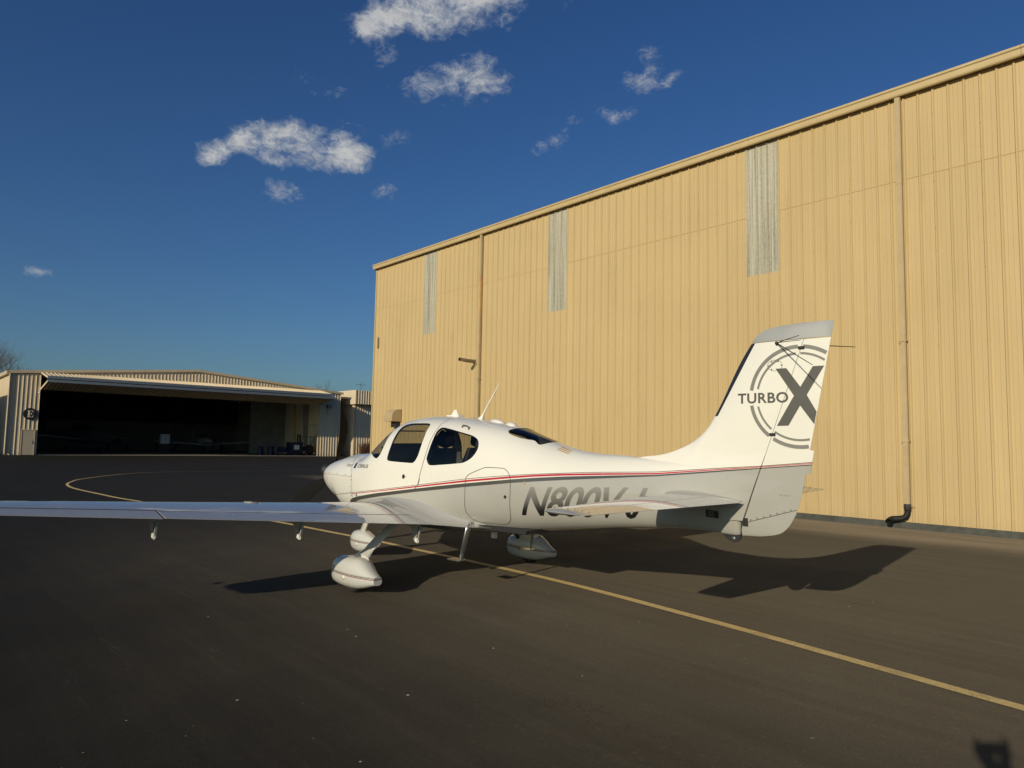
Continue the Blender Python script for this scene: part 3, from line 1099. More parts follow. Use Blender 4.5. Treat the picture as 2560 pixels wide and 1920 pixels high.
        for sg in (-1, 1):
            bm = bmesh.new()
            vs = box(bm, 0, 5.2, -.75, .6, .86, 1.0)
            for v in vs:
                if v.co.x > 1:
                    v.co.y = v.co.y * .65
                    v.co.z += .36
                v.co.x *= sg
            bm_obj('wing', bm, dark, a)
            tube_obj('gear_leg', [(sg * 1.5, -.1, .95), (sg * 1.5, -.1, .2)], .05, dark, a, 6)
            tube_obj('tyre', [(sg * 1.5 - .07, -.1, .2), (sg * 1.5 + .07, -.1, .2)], .2, 'black_rubber', a, 12)
            box_obj('tailplane', min(0, sg * 1.8), max(0, sg * 1.8), 3.7, 4.4, 1.3, 1.36, dark, a)
        tube_obj('gear_leg', [(0, -1.7, .8), (0, -1.7, .2)], .05, dark, a, 6)
        tube_obj('tyre', [(-.06, -1.7, .18), (.06, -1.7, .18)], .18, 'black_rubber', a, 12)
        box_obj('fin', -.04, .04, 3.5, 4.5, 1.3, 2.6, dark, a)
        tube_obj('spinner', [(0, -2.6, 1.15), (0, -2.85, 1.15)], [.14, .02], 'galv', a, 10)
        box_obj('propeller', -.95, .95, -2.72, -2.68, 1.08, 1.22, 'dark_steel', a)


build_hangar_contents()


# ------------------------------------------------------------------ annex between the hangars, hedge, neighbour
def build_annex():
    A = empty('annex_building', 'small flat roofed metal annex between the two hangars', 'building', None, e_at(0, 0, .02))
    RP = .3048
    # recessed link wall; its deep shade is painted in with the dark material
    x = 37.75
    pr = rib_profile(9, minor=False, rh=.04, x0=x)
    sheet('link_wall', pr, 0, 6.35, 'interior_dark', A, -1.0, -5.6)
    box_obj('link_roof', 37.6, 40.6, .9, 8, 6.35, 6.55, 'roof_metal', A)
    # wall under the canopy
    x = 39.45
    for k in range(3):
        sheet('wall_panel', rib_profile(3, minor=False, rh=.045, x0=x), 0, 5.75, 'cream_steel', A, -1.0, 0)
        x += 3 * RP
    box_obj('wall_liner', 39.45, x + 1.2, .01, .3, 0, 6.9, 'cream_trim', A)
    box_obj('side_wall', 39.30, 39.45, -.02, 6, 0, 6.9, 'cream_steel', A)
    # fascia box
    x = 39.10
    for k in range(4):
        sheet('fascia_panel', rib_profile(3, minor=False, rh=.045, x0=x), 5.75, 7.25, 'cream_steel', A, -1.0, .75)
        x += 3 * RP
    box_obj('fascia_side', 38.98, 39.10, -.80, 4.0, 5.72, 7.27, 'cream_steel', A)
    box_obj('soffit', 39.10, x, -.74, .0, 5.74, 5.78, 'cream_trim', A)
    box_obj('roof', 39.10, x, -.74, 8, 7.18, 7.25, 'roof_metal', A)
    # tv aerial on the roof
    an = empty('tv_aerial')
    an.parent = A
    tube_obj('mast', [(40.3, .6, 7.2), (40.3, .6, 8.05)], .015, 'dark_steel', an, 5)
    tube_obj('boom', [(39.75, .6, 7.95), (40.85, .6, 8.0)], .012, 'dark_steel', an, 5)
    for q in range(6):
        xx = 39.8 + q * .2
        l = .22 + .05 * q
        tube_obj('element', [(xx, .6 - l, 7.96 + q * .008), (xx, .6 + l, 7.97 + q * .008)], .008, 'dark_steel', an, 4)
    tube_obj('element', [(40.2, .6, 8.0), (40.62, .5, 8.35)], .01, 'dark_steel', an, 4)
    tube_obj('element', [(40.2, .6, 8.0), (40.55, .5, 7.65)], .01, 'dark_steel', an, 4)
    # hedge of bare reddish twigs
    rnd = random.Random(5)
    h = empty('bare_hedge', 'leafless reddish brown hedge against the annex wall', 'hedge', None, e_at(40.75, -1.0, .02))
    bm = bmesh.new()
    for k in range(44):
        bush_strands(bm, (rnd.uniform(-.95, 1.6), rnd.uniform(-.25, .25), 0), 24, 1.75 * rnd.uniform(.8, 1.05), .24, rnd, .010)
    o = bm_obj('twigs', bm, 'twig', h, False, False)
    bm = bmesh.new()
    for k in range(9):
        xx = -1.0 + k * .32
        tube(bm, [(xx, 0, 0), (xx + .03, .02, .5), (xx - .03, 0, 1.0)], [.03, .022, .012], 5)
    bm_obj('stems', bm, 'bark', h)
    # hangar next door on the left: only its shadow falls into the picture
    Nn = empty('neighbour_hangar', 'cream gabled hangar left of the open hangar, shading its side wall', 'hangar', None, e_at(0, 0, .02))
    bm = bmesh.new()
    vs = []
    for yy in (-.9, 38.0):
        vs.append([bm.verts.new(p) for p in ((4.0, yy, 0), (4.0, yy, 6.2), (-10, yy, 7.6), (-24, yy, 6.2), (-24, yy, 0))])
    for k in range(4):
        bm.faces.new((vs[0][k], vs[0][k + 1], vs[1][k + 1], vs[1][k]))
    bm.faces.new(vs[0])
    bm.faces.new(vs[1][::-1])
    bm_obj('wall', bm, 'cream_steel', Nn)
    box_obj('door', -20, -1, -.98, -.91, 0, 5.2, 'cream_trim', Nn)
    for k in range(7):
        box_obj('door_rib', -20 + k * 3.1, -19.9 + k * 3.1, -1.03, -.982, 0, 5.2, 'cream_steel', Nn)


build_annex()


def bare_tree(name, label, base, height, seed, spread=1.0):
    rnd = random.Random(seed)
    T = empty(name, label, 'tree', None, Matrix.Translation(base))
    bt = bmesh.new()
    bc = bmesh.new()

    def grow(p, dirv, length, r, lvl):
        pts, rr = [p], [r]
        n = 4
        for k in range(n):
            dirv = (dirv + Vector((rnd.uniform(-.22, .22), rnd.uniform(-.22, .22), rnd.uniform(-.05, .16)))).normalized()
            p = p + dirv * length / n
            pts.append(p)
            rr.append(r * (1 - .5 * (k + 1) / n))
        tube(bt if lvl < 2 else bc, pts, rr, 7 if lvl < 2 else 4 if lvl < 4 else 3, False)
        if lvl >= 5 or r < .004:
            return
        for k in range(rnd.randint(3, 4) if lvl < 4 else 3):
            i = rnd.randint(2, n)
            a = rnd.uniform(0, 6.28)
            side = Vector((math.cos(a), math.sin(a), 0))
            nd = (dirv * .75 + side * rnd.uniform(.5, .9) * spread + Vector((0, 0, .22))).normalized()
            grow(pts[i], nd, length * rnd.uniform(.58, .78), rr[i] * .72, lvl + 1)
        grow(pts[-1], dirv, length * .7, rr[-1] * .9, lvl + 1)
    grow(Vector((0, 0, 0)), Vector((0, 0, 1)), height * .32, height * .022, 0)
    bm_obj('trunk', bt, 'bark', T, True, False)
    bm_obj('crown', bc, 'bark', T, True, False)
    return T


p = NR * 11.2 + DI * (EFAC + 36)
bare_tree('bare_tree', 'bare branched winter tree rising behind the left roof corner', (p.x, p.y, 0), 15.6, 11, 1.1)
p = NR * 9.6 + DI * (EFAC + 42)
bare_tree('bare_tree', 'bare winter tree at the left edge behind the hangar', (p.x, p.y, 0), 15.8, 23, 1.1)
p = NR * 52.5 + DI * (EFAC + 30)
bare_tree('bare_tree', 'bare winter tree showing behind the annex roof', (p.x, p.y, 0), 12.5, 31, 1.0)

# ------------------------------------------------------------------ the airplane
AF = Vector((-0.69544, 0.71858, -0.00109))
AL = Vector((-0.71845, -0.69534, -0.01796))
AN = Vector((-0.01366, -0.01171, 0.99984))
AO = Vector((-0.70847, 9.31715, 0.02514))
AM = Matrix(((AF.x, AL.x, AN.x, AO.x), (AF.y, AL.y, AN.y, AO.y), (AF.z, AL.z, AN.z, AO.z), (0, 0, 0, 1)))
PLANE = empty('light_airplane', 'white single engine low wing airplane with grey belly and red stripe', 'airplane', None, AM)

# x, top, bottom, half width, height of max width, upper exponent, lower exponent
ST = [
(-4.05,1.420,0.938,0.030,1.18,1.80,2.0),
    (-3.9,1.440,0.893,0.050,1.18,1.80,2.0),
    (-3.55,1.485,0.907,0.098,1.18,1.81,2.0),
    (-3.15,1.520,0.887,0.160,1.18,1.82,2.1),
    (-2.75,1.561,0.852,0.225,1.18,1.83,2.2),
    (-2.35,1.578,0.802,0.295,1.18,1.85,2.3),
    (-1.95,1.640,0.750,0.375,1.18,1.97,2.4),
    (-1.55,1.752,0.697,0.455,1.17,2.20,2.5),
    (-1.15,1.861,0.654,0.525,1.16,2.50,2.6),
    (-0.7,1.933,0.614,0.585,1.15,2.80,2.7),
    (-0.25,1.985,0.588,0.615,1.14,2.97,2.8),
    (0.15,1.999,0.577,0.628,1.13,3.00,2.8),
    (0.5,1.968,0.574,0.630,1.12,3.00,2.8),
    (0.75,1.886,0.574,0.627,1.12,3.00,2.8),
    (0.95,1.757,0.578,0.620,1.12,2.99,2.8),
    (1.15,1.618,0.584,0.608,1.12,2.87,2.7),
    (1.35,1.520,0.600,0.590,1.12,2.70,2.7),
    (1.52,1.482,0.610,0.570,1.12,2.58,2.6),
    (1.66,1.492,0.622,0.553,1.12,2.50,2.6),
    (1.95,1.481,0.660,0.510,1.12,2.45,2.5),
    (2.2,1.435,0.740,0.462,1.13,2.40,2.0),
    (2.45,1.390,0.830,0.395,1.14,2.28,2.0),
    (2.64,1.345,0.930,0.315,1.15,2.14,2.0),
    (2.76,1.295,1.010,0.225,1.16,2.05,2.1),
    (2.82,1.245,1.095,0.130,1.16,2.01,2.0),
    (2.84,1.190,1.160,0.030,1.16,2.00,2.0),
]
_SX = [s[0] for s in ST]
_SF = [pchip([(s[0], s[k]) for s in ST]) for k in range(1, 7)]
_secc = {}


def sec(x):
    k = round(x, 5)
    if k not in _secc:
        _secc[k] = [g(x) for g in _SF]
    return _secc[k]


def yfus(x, z):
    zt, zb, w, zm, nu, nl = sec(x)
    r, n = ((z - zm) / (zt - zm), nu) if z >= zm else ((zm - z) / (zm - zb), nl)
    return 0.0 if r >= 1 else w * (1 - r ** n) ** (1 / n)


def q2phi(q):
    return math.pi / 2 * q ** 1.5 if q <= 1 else math.pi - math.pi / 2 * (2 - q) ** 1.5


def phi2q(p):
    return (p / (math.pi / 2)) ** (2 / 3) if p <= math.pi / 2 else 2 - ((math.pi - p) / (math.pi / 2)) ** (2 / 3)


def fus_q(x, q):
    sg = 1
    if q > 2:
        q, sg = 4 - q, -1
    zt, zb, w, zm, nu, nl = sec(x)
    c = -math.cos(q2phi(max(0, q)))
    if c >= 0:
        z, n = zm + (zt - zm) * c, nu
    else:
        z, n = zm + (zm - zb) * c, nl
    return Vector((x, sg * w * max(0, 1 - abs(c) ** n) ** (1 / n), z))


def xz2q(x, z):
    zt, zb, w, zm, nu, nl = sec(x)
    c = (z - zm) / (zt - zm) if z >= zm else (z - zm) / (zm - zb)
    return phi2q(math.acos(max(-1, min(1, -c))))


def xy2q(x, y):
    zt, zb, w, zm, nu, nl = sec(x)
    c = max(0, 1 - (abs(y) / w) ** nu) ** (1 / nu)
    return phi2q(math.acos(-c))


# ---- paint
LIV = dict(
    thin=[(2.24, .891), (1.465, .972), (.685, 1.063), (-.03, 1.152), (-.495, 1.214), (-.907, 1.268), (-1.254, 1.305), (-1.713, 1.346), (-2.291, 1.383), (-2.6, 1.398), (-3.14, 1.419), (-3.496, 1.451), (-3.837, 1.481), (-4.15, 1.505), (-4.65, 1.556)],
    rt=[(1.468, .962), (.686, 1.052), (-.03, 1.143), (-.496, 1.202), (-.898, 1.254), (-1.5, 1.319), (-1.801, 1.346), (-2.133, 1.367), (-2.544, 1.387), (-3.142, 1.410), (-3.498, 1.443), (-3.837, 1.474), (-4.15, 1.500), (-4.65, 1.550)],
    rb=[(1.47, .955), (.686, 1.041), (-.03, 1.127), (-.496, 1.184), (-.9, 1.233), (-1.503, 1.297), (-1.805, 1.325), (-2.139, 1.348), (-2.549, 1.369), (-3.145, 1.397), (-3.501, 1.432), (-3.836, 1.465), (-4.15, 1.494), (-4.65, 1.544)],
    dt=[(1.60, .3), (1.575, .80), (1.562, .852), (1.478, .894), (1.282, .937), (.805, 1.009), (-.031, 1.114), (-.497, 1.172), (-.9, 1.219), (-1.505, 1.286), (-1.807, 1.315), (-2.141, 1.340), (-2.552, 1.363), (-3.146, 1.394), (-3.502, 1.429), (-3.836, 1.462), (-4.15, 1.491), (-4.65, 1.540)],
    db=[(1.45, 0.291), (1.435, 0.811), (1.424, 0.844), (1.22, 0.898), (.689, 0.977), (-.031, 1.074), (-.498, 1.129), (-.901, 1.178), (-1.508, 1.247), (-1.812, 1.276), (-2.148, 1.304), (-2.558, 1.335), (-3.149, 1.379), (-3.505, 1.414), (-3.836, 1.449), (-4.15, 1.482), (-4.65, 1.531)])

PW_ = (0.78, 0.765, 0.72)
PG_ = (0.36, 0.355, 0.335)


def livery(name):
    m, g = mat(name)
    v = coords(g)
    x, y, z = g.xyz(v)
    X = g.m('MULTIPLY', g.m('ADD', x, 5.0), 1 / 8)

    def curve(pts):
        n = g.new('ShaderNodeFloatCurve')
        c = n.mapping.curves[0]
        pp = sorted(((a + 5) / 8, b / 2) for a, b in pts)
        pp = [(0.0, pp[0][1])] + pp + [(1.0, pp[-1][1])]
        while len(c.points) < len(pp):
            c.points.new(.5, .5)
        for k, (a, b) in enumerate(pp):
            c.points[k].location = (a, b)
            c.points[k].handle_type = 'VECTOR'
        n.mapping.update()
        g.put(n.inputs['Value'], X)
        n.inputs['Factor'].default_value = 1.0
        return g.m('MULTIPLY', n.outputs[0], 2.0)

    def between(a, b):
        return g.m('MULTIPLY', g.m('GREATER_THAN', z, a), g.m('LESS_THAN', z, b))
    th, r1, r0, d1, d0 = [curve(LIV[k]) for k in ('thin', 'rt', 'rb', 'dt', 'db')]
    n1 = g.noise(v, 2.0, 4)
    white = g.mix(g.rng(n1, .3, .7), PW_, tuple(q * .97 for q in PW_))
    grey = g.mix(g.rng(n1, .3, .7), PG_, tuple(q * 1.07 for q in PG_))
    # printed grid that fades aft, on the grey field
    gx = g.m('ABSOLUTE', g.m('SUBTRACT', g.m('FRACT', g.m('MULTIPLY', x, 52)), .5))
    gy = g.m('ABSOLUTE', g.m('SUBTRACT', g.m('FRACT', g.m('MULTIPLY', z, 72)), .5))
    dots = g.m('MAXIMUM', g.m('GREATER_THAN', gx, .40), g.m('GREATER_THAN', gy, .36))
    fade = g.m('MULTIPLY', g.rng(x, -1.35, -.55), g.rng(g.m('SUBTRACT', d0, z), .02, .36, 1, 0))
    grey = g.mix(g.m('MULTIPLY', dots, g.m('MULTIPLY', fade, .55)), grey, (0.60, 0.59, 0.55))
    c = g.mix(g.m('LESS_THAN', z, d0), white, grey)
    c = g.mix(between(d0, d1), c, (0.075, 0.072, 0.066))
    # the red runs as narrow blocks
    rx = g.m('GREATER_THAN', g.m('ABSOLUTE', g.m('SUBTRACT', g.m('FRACT', g.m('MULTIPLY', x, 3.1)), .5)), .494)
    red = g.mix(g.m('MULTIPLY', rx, .5), (0.46, 0.016, 0.028), (0.6, 0.3, 0.28))
    c = g.mix(g.m('MULTIPLY', between(r0, r1), g.m('LESS_THAN', x, 1.47)), c, red)
    ln = g.m('MULTIPLY', g.m('LESS_THAN', g.m('ABSOLUTE', g.m('SUBTRACT', z, th)), .0032), g.m('LESS_THAN', x, 2.24))
    c = g.mix(ln, c, (0.12, 0.05, 0.05))
    # black abrasion boot on the fin's leading edge
    bx = g.m('SUBTRACT', x, g.m('SUBTRACT', -3.714 - .040, g.m('MULTIPLY', g.m('SUBTRACT', z, 1.943), .592)))
    boot = g.m('MULTIPLY', g.m('GREATER_THAN', bx, 0.0), g.m('MULTIPLY', g.m('GREATER_THAN', z, 1.94), g.m('LESS_THAN', x, -3.6)))
    c = g.mix(boot, c, (0.02, 0.021, 0.024))
    # grime low on the belly
    gr = g.m('MULTIPLY', g.rng(g.m('ADD', z, g.m('MULTIPLY', g.noise(g.scale(v, (.5, 2, 2)), 3, 5), .3)), .95, .68), .25)
    c = g.mix(gr, c, (0.20, 0.185, 0.155))
    rough = g.rng(g.noise(v, 5, 4), .3, .7, .26, .36)
    wave = g.noise(v, 3.2, 2)
    p = finish(g, c, rough, 0, wave, .004, .10, .85, .025)
    MATS[name] = m


livery('livery')


def paint(name, col, rough=.3, coat=.85, metal=0., cior=1.5):
    m, g = mat(name)
    v = coords(g)
    n1 = g.noise(v, 2.2, 4)
    c = g.mix(g.rng(n1, .3, .7), col, tuple(q * .96 for q in col))
    finish(g, c, g.rng(g.noise(v, 6, 4), .3, .7, rough - .04, rough + .06), metal, g.noise(v, 2.6, 2), .004, .06, coat, .02, coat_ior=cior)
    MATS[name] = m


paint('wing_gloss', (0.36, 0.36, 0.355), .3, 1.0, 0., 1.7)
paint('white_gloss', PW_)
paint('stab_gloss', (0.50, 0.495, 0.48), .28, 1.0, 0., 1.7)
paint('grey_gloss', PG_)
paint('fairing_gloss', (0.34, 0.335, 0.32), .22, 1.0, 0., 1.75)
paint('silver_gloss', (0.42, 0.42, 0.415), .32, .6, .25)
paint('bright_metal', (0.62, 0.62, 0.60), .22, 0, .9)
simple('decal_grey', (0.085, 0.083, 0.078), .45, var=.05)
simple('decal_mid', (0.20, 0.195, 0.185), .45, var=.05)
simple('decal_black', (0.018, 0.018, 0.02), .45, var=.05)
simple('seam_dark', (0.06, 0.055, 0.05), .7, var=.1)
simple('tyre_rubber', (0.022, 0.020, 0.019), .8, var=.3, scale=20)
simple('prop_black', (0.012, 0.012, 0.0125), .7, spec=.2)
simple('seat_leather', (0.030, 0.030, 0.034), .5)
simple('cabin_trim', (0.16, 0.155, 0.145), .7)
simple('panel_dark', (0.02, 0.02, 0.022), .6)


def pant_mat():
    m, g = mat('fairing_paint')
    v = coords(g)
    x, y, z = g.xyz(v)
    zz = g.m('SUBTRACT', z, g.m('MULTIPLY', x, .02))
    c = (0.58, 0.578, 0.565)
    for a, b, col in ((.224, .2275, (.08, .075, .07)), (.2135, .2195, (.03, .03, .03)), (.200, .208, (.22, .02, .025))):
        msk = g.m('MULTIPLY', g.m('GREATER_THAN', zz, a), g.m('LESS_THAN', zz, b))
        c = g.mix(msk, c, col)
    gr = g.m('MULTIPLY', g.rng(g.m('ADD', z, g.m('MULTIPLY', g.noise(v, 8, 4), .1)), .17, .07), .4)
    c = g.mix(gr, c, (0.22, 0.2, 0.17))
    finish(g, c, .24, 0, g.noise(v, 4, 2), .004, .05, 1.0, .02, coat_ior=1.6)
    MATS['fairing_paint'] = m


pant_mat()


def glass():
    m, g = mat('tinted_glass')
    out = g.new('ShaderNodeOutputMaterial')
    tr = g.new('ShaderNodeBsdfTransparent')
    tr.inputs[0].default_value = (.62, .63, .60, 1)
    gl = g.new('ShaderNodeBsdfGlossy')
    gl.inputs['Roughness'].default_value = .015
    lw = g.new('ShaderNodeLayerWeight')
    lw.inputs['Blend'].default_value = .5
    fr_ = g.m('ADD', .045, g.m('MULTIPLY', g.m('POWER', lw.outputs['Facing'], 5.0), .9))
    mx = g.new('ShaderNodeMixShader')
    g.put(mx.inputs[0], fr_)
    g.nt.links.new(tr.outputs[0], mx.inputs[1])
    g.nt.links.new(gl.outputs[0], mx.inputs[2])
    g.nt.links.new(mx.outputs[0], out.inputs[0])
    MATS['tinted_glass'] = m


glass()


# ---- fuselage shell with true window openings
def smooth_loop(P, k=6):
    n = len(P)
    Q = []
    for i in range(n):
        p0, p1, p2, p3 = [Vector((*P[(i + j) % n], 0)) for j in (-1, 0, 1, 2)]
        for j in range(k):
            t = j / k
            q = .5 * (2 * p1 + (p2 - p0) * t + (2 * p0 - 5 * p1 + 4 * p2 - p3) * t * t + (3 * p1 - p0 - 3 * p2 + p3) * t ** 3)
            Q.append((q.x, q.y))
    return Q


def inside(p, poly):
    x, y = p
    c = False
    j = len(poly) - 1
    for i in range(len(poly)):
        xi, yi = poly[i]
        xj, yj = poly[j]
        if (yi > y) != (yj > y) and x < (xj - xi) * (y - yi) / (yj - yi) + xi:
            c = not c
        j = i
    return c


FW = [(.556, 1.457), (.534, 1.435), (.476, 1.428), (.26, 1.421), (.053, 1.418), (-.002, 1.428), (-.051, 1.473), (-.087, 1.56), (-.108, 1.708), (-.100, 1.81), (-.093, 1.868), (-.062, 1.893), (.011, 1.901), (.155, 1.902), (.335, 1.898), (.440, 1.880), (.490, 1.832), (.508, 1.731), (.528, 1.603), (.551, 1.502)]
RW = [(-.240, 1.469), (-.274, 1.419), (-.327, 1.402), (-.502, 1.413), (-.735, 1.433), (-.864, 1.452), (-.967, 1.511), (-1.012, 1.593), (-1.0, 1.665), (-.953, 1.714), (-.857, 1.754), (-.7, 1.787), (-.506, 1.825), (-.36, 1.847), (-.311, 1.837), (-.288, 1.795), (-.280, 1.7), (-.257, 1.572), (-.240, 1.503)]


def build_fuselage():
    QS = .85
    nq = 36
    qs = [4 * i / (4 * nq) for i in range(4 * nq)]           # 0..4 cyclic
    xs = [-3.95 + i * .04 for i in range(int((2.4 + 3.95) / .04))]
    x = xs[-1]
    while x < 2.836:
        x += .04 if x < 2.5 else .02 if x < 2.74 else .008
        xs.append(min(x, 2.838))
    # blocks of the grid that hold windows are re-triangulated around the outlines
    bx0 = max(i for i, v in enumerate(xs) if v <= -1.86)
    bx1 = min(i for i, v in enumerate(xs) if v >= 1.62)
    bq0 = next(i for i, v in enumerate(qs) if v >= 1.08)
    bq1 = 4 * nq - bq0
    half = lambda P: [(a, xz2q(a, b)) for a, b in P]
    loops = []
    for nm, P in (('side_window', FW), ('side_window', RW)):
        L = smooth_loop([(a, q * QS) for a, q in half(P)])
        loops.append((nm, L))
        loops.append((nm, [(a, (4 * QS - b)) for a, b in L][::-1]))
    ws = [(1.44, 2.0), (1.42, xy2q(1.42, .14)), (1.36, xy2q(1.36, .28)), (1.25, xy2q(1.25, .40)), (1.11, xy2q(1.11, .49))] + half([(1.018, 1.515), (.912, 1.476), (.842, 1.456), (.785, 1.463), (.730, 1.518), (.690, 1.629), (.672, 1.747), (.662, 1.84)]) + [(.655, xy2q(.655, .36)), (.64, xy2q(.64, .22)), (.63, xy2q(.63, .1))]
    L = [(a, q * QS) for a, q in ws]
    L = L + [(.628, 2 * QS)] + [(a, 4 * QS - b) for a, b in L[1:]][::-1]
    loops.append(('windshield', smooth_loop(L)))
    tw = [(-1.235, 2.0), (-1.232, xy2q(-1.232, .12)), (-1.228, xy2q(-1.228, .22))] + half([(-1.243, 1.803), (-1.282, 1.777), (-1.38, 1.745), (-1.499, 1.718), (-1.603, 1.702)]) + [(-1.70, xy2q(-1.70, .19)), (-1.755, xy2q(-1.755, .09))]
    L = [(a, q * QS) for a, q in tw]
    L = L + [(-1.77, 2 * QS)] + [(a, 4 * QS - b) for a, b in L[1:]][::-1]
    loops.append(('rear_window', smooth_loop(L, 4)))
    V2, E2 = [], []
    idx = {}

    def addp(p):
        V2.append(Vector(p))
        return len(V2) - 1
    allpts = [p for _, l in loops for p in l]
    cell = {}
    for p in allpts:
        cell.setdefault((int(p[0] // .05), int(p[1] // .05)), []).append(p)

    def near(p):
        ci, cj = int(p[0] // .05), int(p[1] // .05)
        for i in (-1, 0, 1):
            for j in (-1, 0, 1):
                for r in cell.get((ci + i, cj + j), ()):
                    if (r[0] - p[0]) ** 2 + (r[1] - p[1]) ** 2 < .013 ** 2:
                        return True
        return False
    for i in range(bx0, bx1 + 1):
        for j in range(bq0, bq1 + 1):
            edge = i in (bx0, bx1) or j in (bq0, bq1)
            p = (xs[i], qs[j] * QS)
            if edge or not near(p):
                idx[(i, j)] = addp(p)
    ring = [(i, bq0) for i in range(bx0, bx1)] + [(bx1, j) for j in range(bq0, bq1)] + [(i, bq1) for i in range(bx1, bx0, -1)] + [(bx0, j) for j in range(bq1, bq0, -1)]
    for a, b in zip(ring, ring[1:] + ring[:1]):
        E2.append((idx[a], idx[b]))
    for _, l in loops:
        ii = [addp(p) for p in l]
        E2 += list(zip(ii, ii[1:] + ii[:1]))
    res = geometry.delaunay_2d_cdt(V2, E2, [], 0, 1e-6)
    rv, rf = res[0], res[2]
    P3 = [fus_q(v.x, v.y / QS) for v in rv]
    body_t, pane_t = [], [[] for _ in loops]
    boxes = [(min(p[0] for p in l), max(p[0] for p in l), min(p[1] for p in l), max(p[1] for p in l)) for _, l in loops]
    for t in rf:
        c = ((rv[t[0]].x + rv[t[1]].x + rv[t[2]].x) / 3, (rv[t[0]].y + rv[t[1]].y + rv[t[2]].y) / 3)
        for k, (nm, l) in enumerate(loops):
            b = boxes[k]
            if b[0] <= c[0] <= b[1] and b[2] <= c[1] <= b[3] and inside(c, l):
                pane_t[k].append(t)
                break
        else:
            body_t.append(t)
    # regular part
    vs = [fus_q(a, q) for a in xs for q in qs]
    n = len(qs)
    fs = []
    for i in range(len(xs) - 1):
        for j in range(n):
            if bx0 <= i < bx1 and bq0 <= j < bq1:
                continue
            a, b = i * n + j, i * n + (j + 1) % n
            fs.append((a, b, b + n, a + n))
    fs.append(tuple((len(xs) - 1) * n + j for j in range(n)))
    fs.append(tuple(range(n))[::-1])
    o = len(vs)
    vs += P3
    fs += [tuple(o + k for k in t) for t in body_t]
    me = bpy.data.meshes.new('fuselage')
    me.from_pydata([tuple(v) for v in vs], [], fs)
    bm = bmesh.new()
    bm.from_mesh(me)
    bmesh.ops.remove_doubles(bm, verts=bm.verts, dist=2e-5)
    bmesh.ops.delete(bm, geom=[v for v in bm.verts if not v.link_faces], context='VERTS')
    bmesh.ops.recalc_face_normals(bm, faces=bm.faces)
    bm.to_mesh(me)
    bm.normal_update()
    # inner cabin lining: the same skin pushed inward
    keep = [f for f in bm.faces if all(-1.84 < v.co.x < 1.56 for v in f.verts)]
    kv = set(v for f in keep for v in f.verts)
    im = {v: k for k, v in enumerate(kv)}
    lv = [tuple(v.co - v.normal * .022) for v in kv]
    lf = [tuple(im[v] for v in f.verts)[::-1] for f in keep]
    bm.free()
    me.materials.append(MATS['livery'])
    me.polygons.foreach_set('use_smooth', [True] * len(me.polygons))
    f = bpy.data.objects.new('fuselage', me)
    COL.objects.link(f)
    f.parent = PLANE
    mesh_obj('cabin_lining', lv, lf, 'cabin_trim', PLANE, True)
    # window panes, set 4 mm into the openings
    for k, (nm, l) in enumerate(loops):
        used = sorted(set(i for t in pane_t[k] for i in t))
        im = {v: q for q, v in enumerate(used)}
        pv = []
        for u in used:
            p = P3[u]
            c = Vector((p.x, 0, 1.2))
            pv.append(p + (c - p).normalized() * .004)
        w = mesh_obj(nm, pv, [tuple(im[i] for i in t) for t in pane_t[k]], 'tinted_glass', PLANE, True)
        # dark sealant bead round the pane
        bmq = bmesh.new()
        L3 = [fus_q(a, b / QS) for a, b in l]
        ringv = []
        for p in L3:
            c = (Vector((p.x, 0, 1.2)) - p).normalized()
            ringv.append((bmq.verts.new(p - c * .0006), bmq.verts.new(p + c * .024)))
        for (a, b), (c_, d_) in zip(ringv, ringv[1:] + ringv[:1]):
            bmq.faces.new((a, b, d_, c_))
        bm_obj('window_seal', bmq, 'panel_dark', w, True)
    return f


FUS = build_fuselage()


# ---- fin and rudder
def x_hinge(z):
    return -4.001 - .364 * (z - 1.044)


RUD_TE = pchip([(.897, -3.99), (.905, -4.12), (.918, -4.20), (.936, -4.285), (.986, -4.362), (1.078, -4.428), (1.166, -4.468), (1.64, -4.575), (2.705, -4.80)])
FIN_LE = pchip([(1.0, -2.9), (1.50, -2.75), (1.555, -2.92), (1.577, -3.118), (1.629, -3.313), (1.719, -3.502), (1.853, -3.654), (1.943, -3.714), (2.575, -4.088), (2.633, -4.144), (2.673, -4.214), (2.692, -4.296), (2.703, -4.44), (2.706, -4.55)])


def naca(s):
    s = max(0, min(1, s))
    return 5 * (.2969 * math.sqrt(s) - .1260 * s - .3516 * s * s + .2843 * s ** 3 - .1036 * s ** 4)


def yfin0(x, z):
    le, te = FIN_LE(z), RUD_TE(z) if z > 1.1 else -4.45
    les = -3.714 - .592 * (min(max(z, 1.4), 2.6) - 1.943)
    c = les - te
    w = smooth(0.0, .16, le - les)
    ya = .085 * c * naca((le - x) / max(1e-4, le - te)) if x < le else 0.0
    if w <= 0:
        return ya
    if x > les:                       # dorsal fillet ahead of the straight leading edge
        u = max(0, (le - x) / max(1e-4, le - les))
        yb = .030 * c / .9 * math.sqrt(min(1, u)) * (0.55 + .45 * min(1, u))
    else:
        s = (les - x) / c
        yb = max(.085 * c * naca(s), .030 * c / .9 * max(0.0, 1 - s) ** .5)
    return ya * (1 - w) + yb * w


def smax(a, b, k):
    h = max(k - abs(a - b), 0) / k
    return max(a, b) + h * h * k * .25


def yfin(x, z):
    f = yfin0(x, z)
    if z < 1.75 and x > x_hinge(z) - .001:
        return smax(f, yfus(x, z), .10 * (1 - smooth(1.45, 1.75, z)) + 1e-4) - .0025 * (1 - smooth(1.35, 1.5, z))
    return f


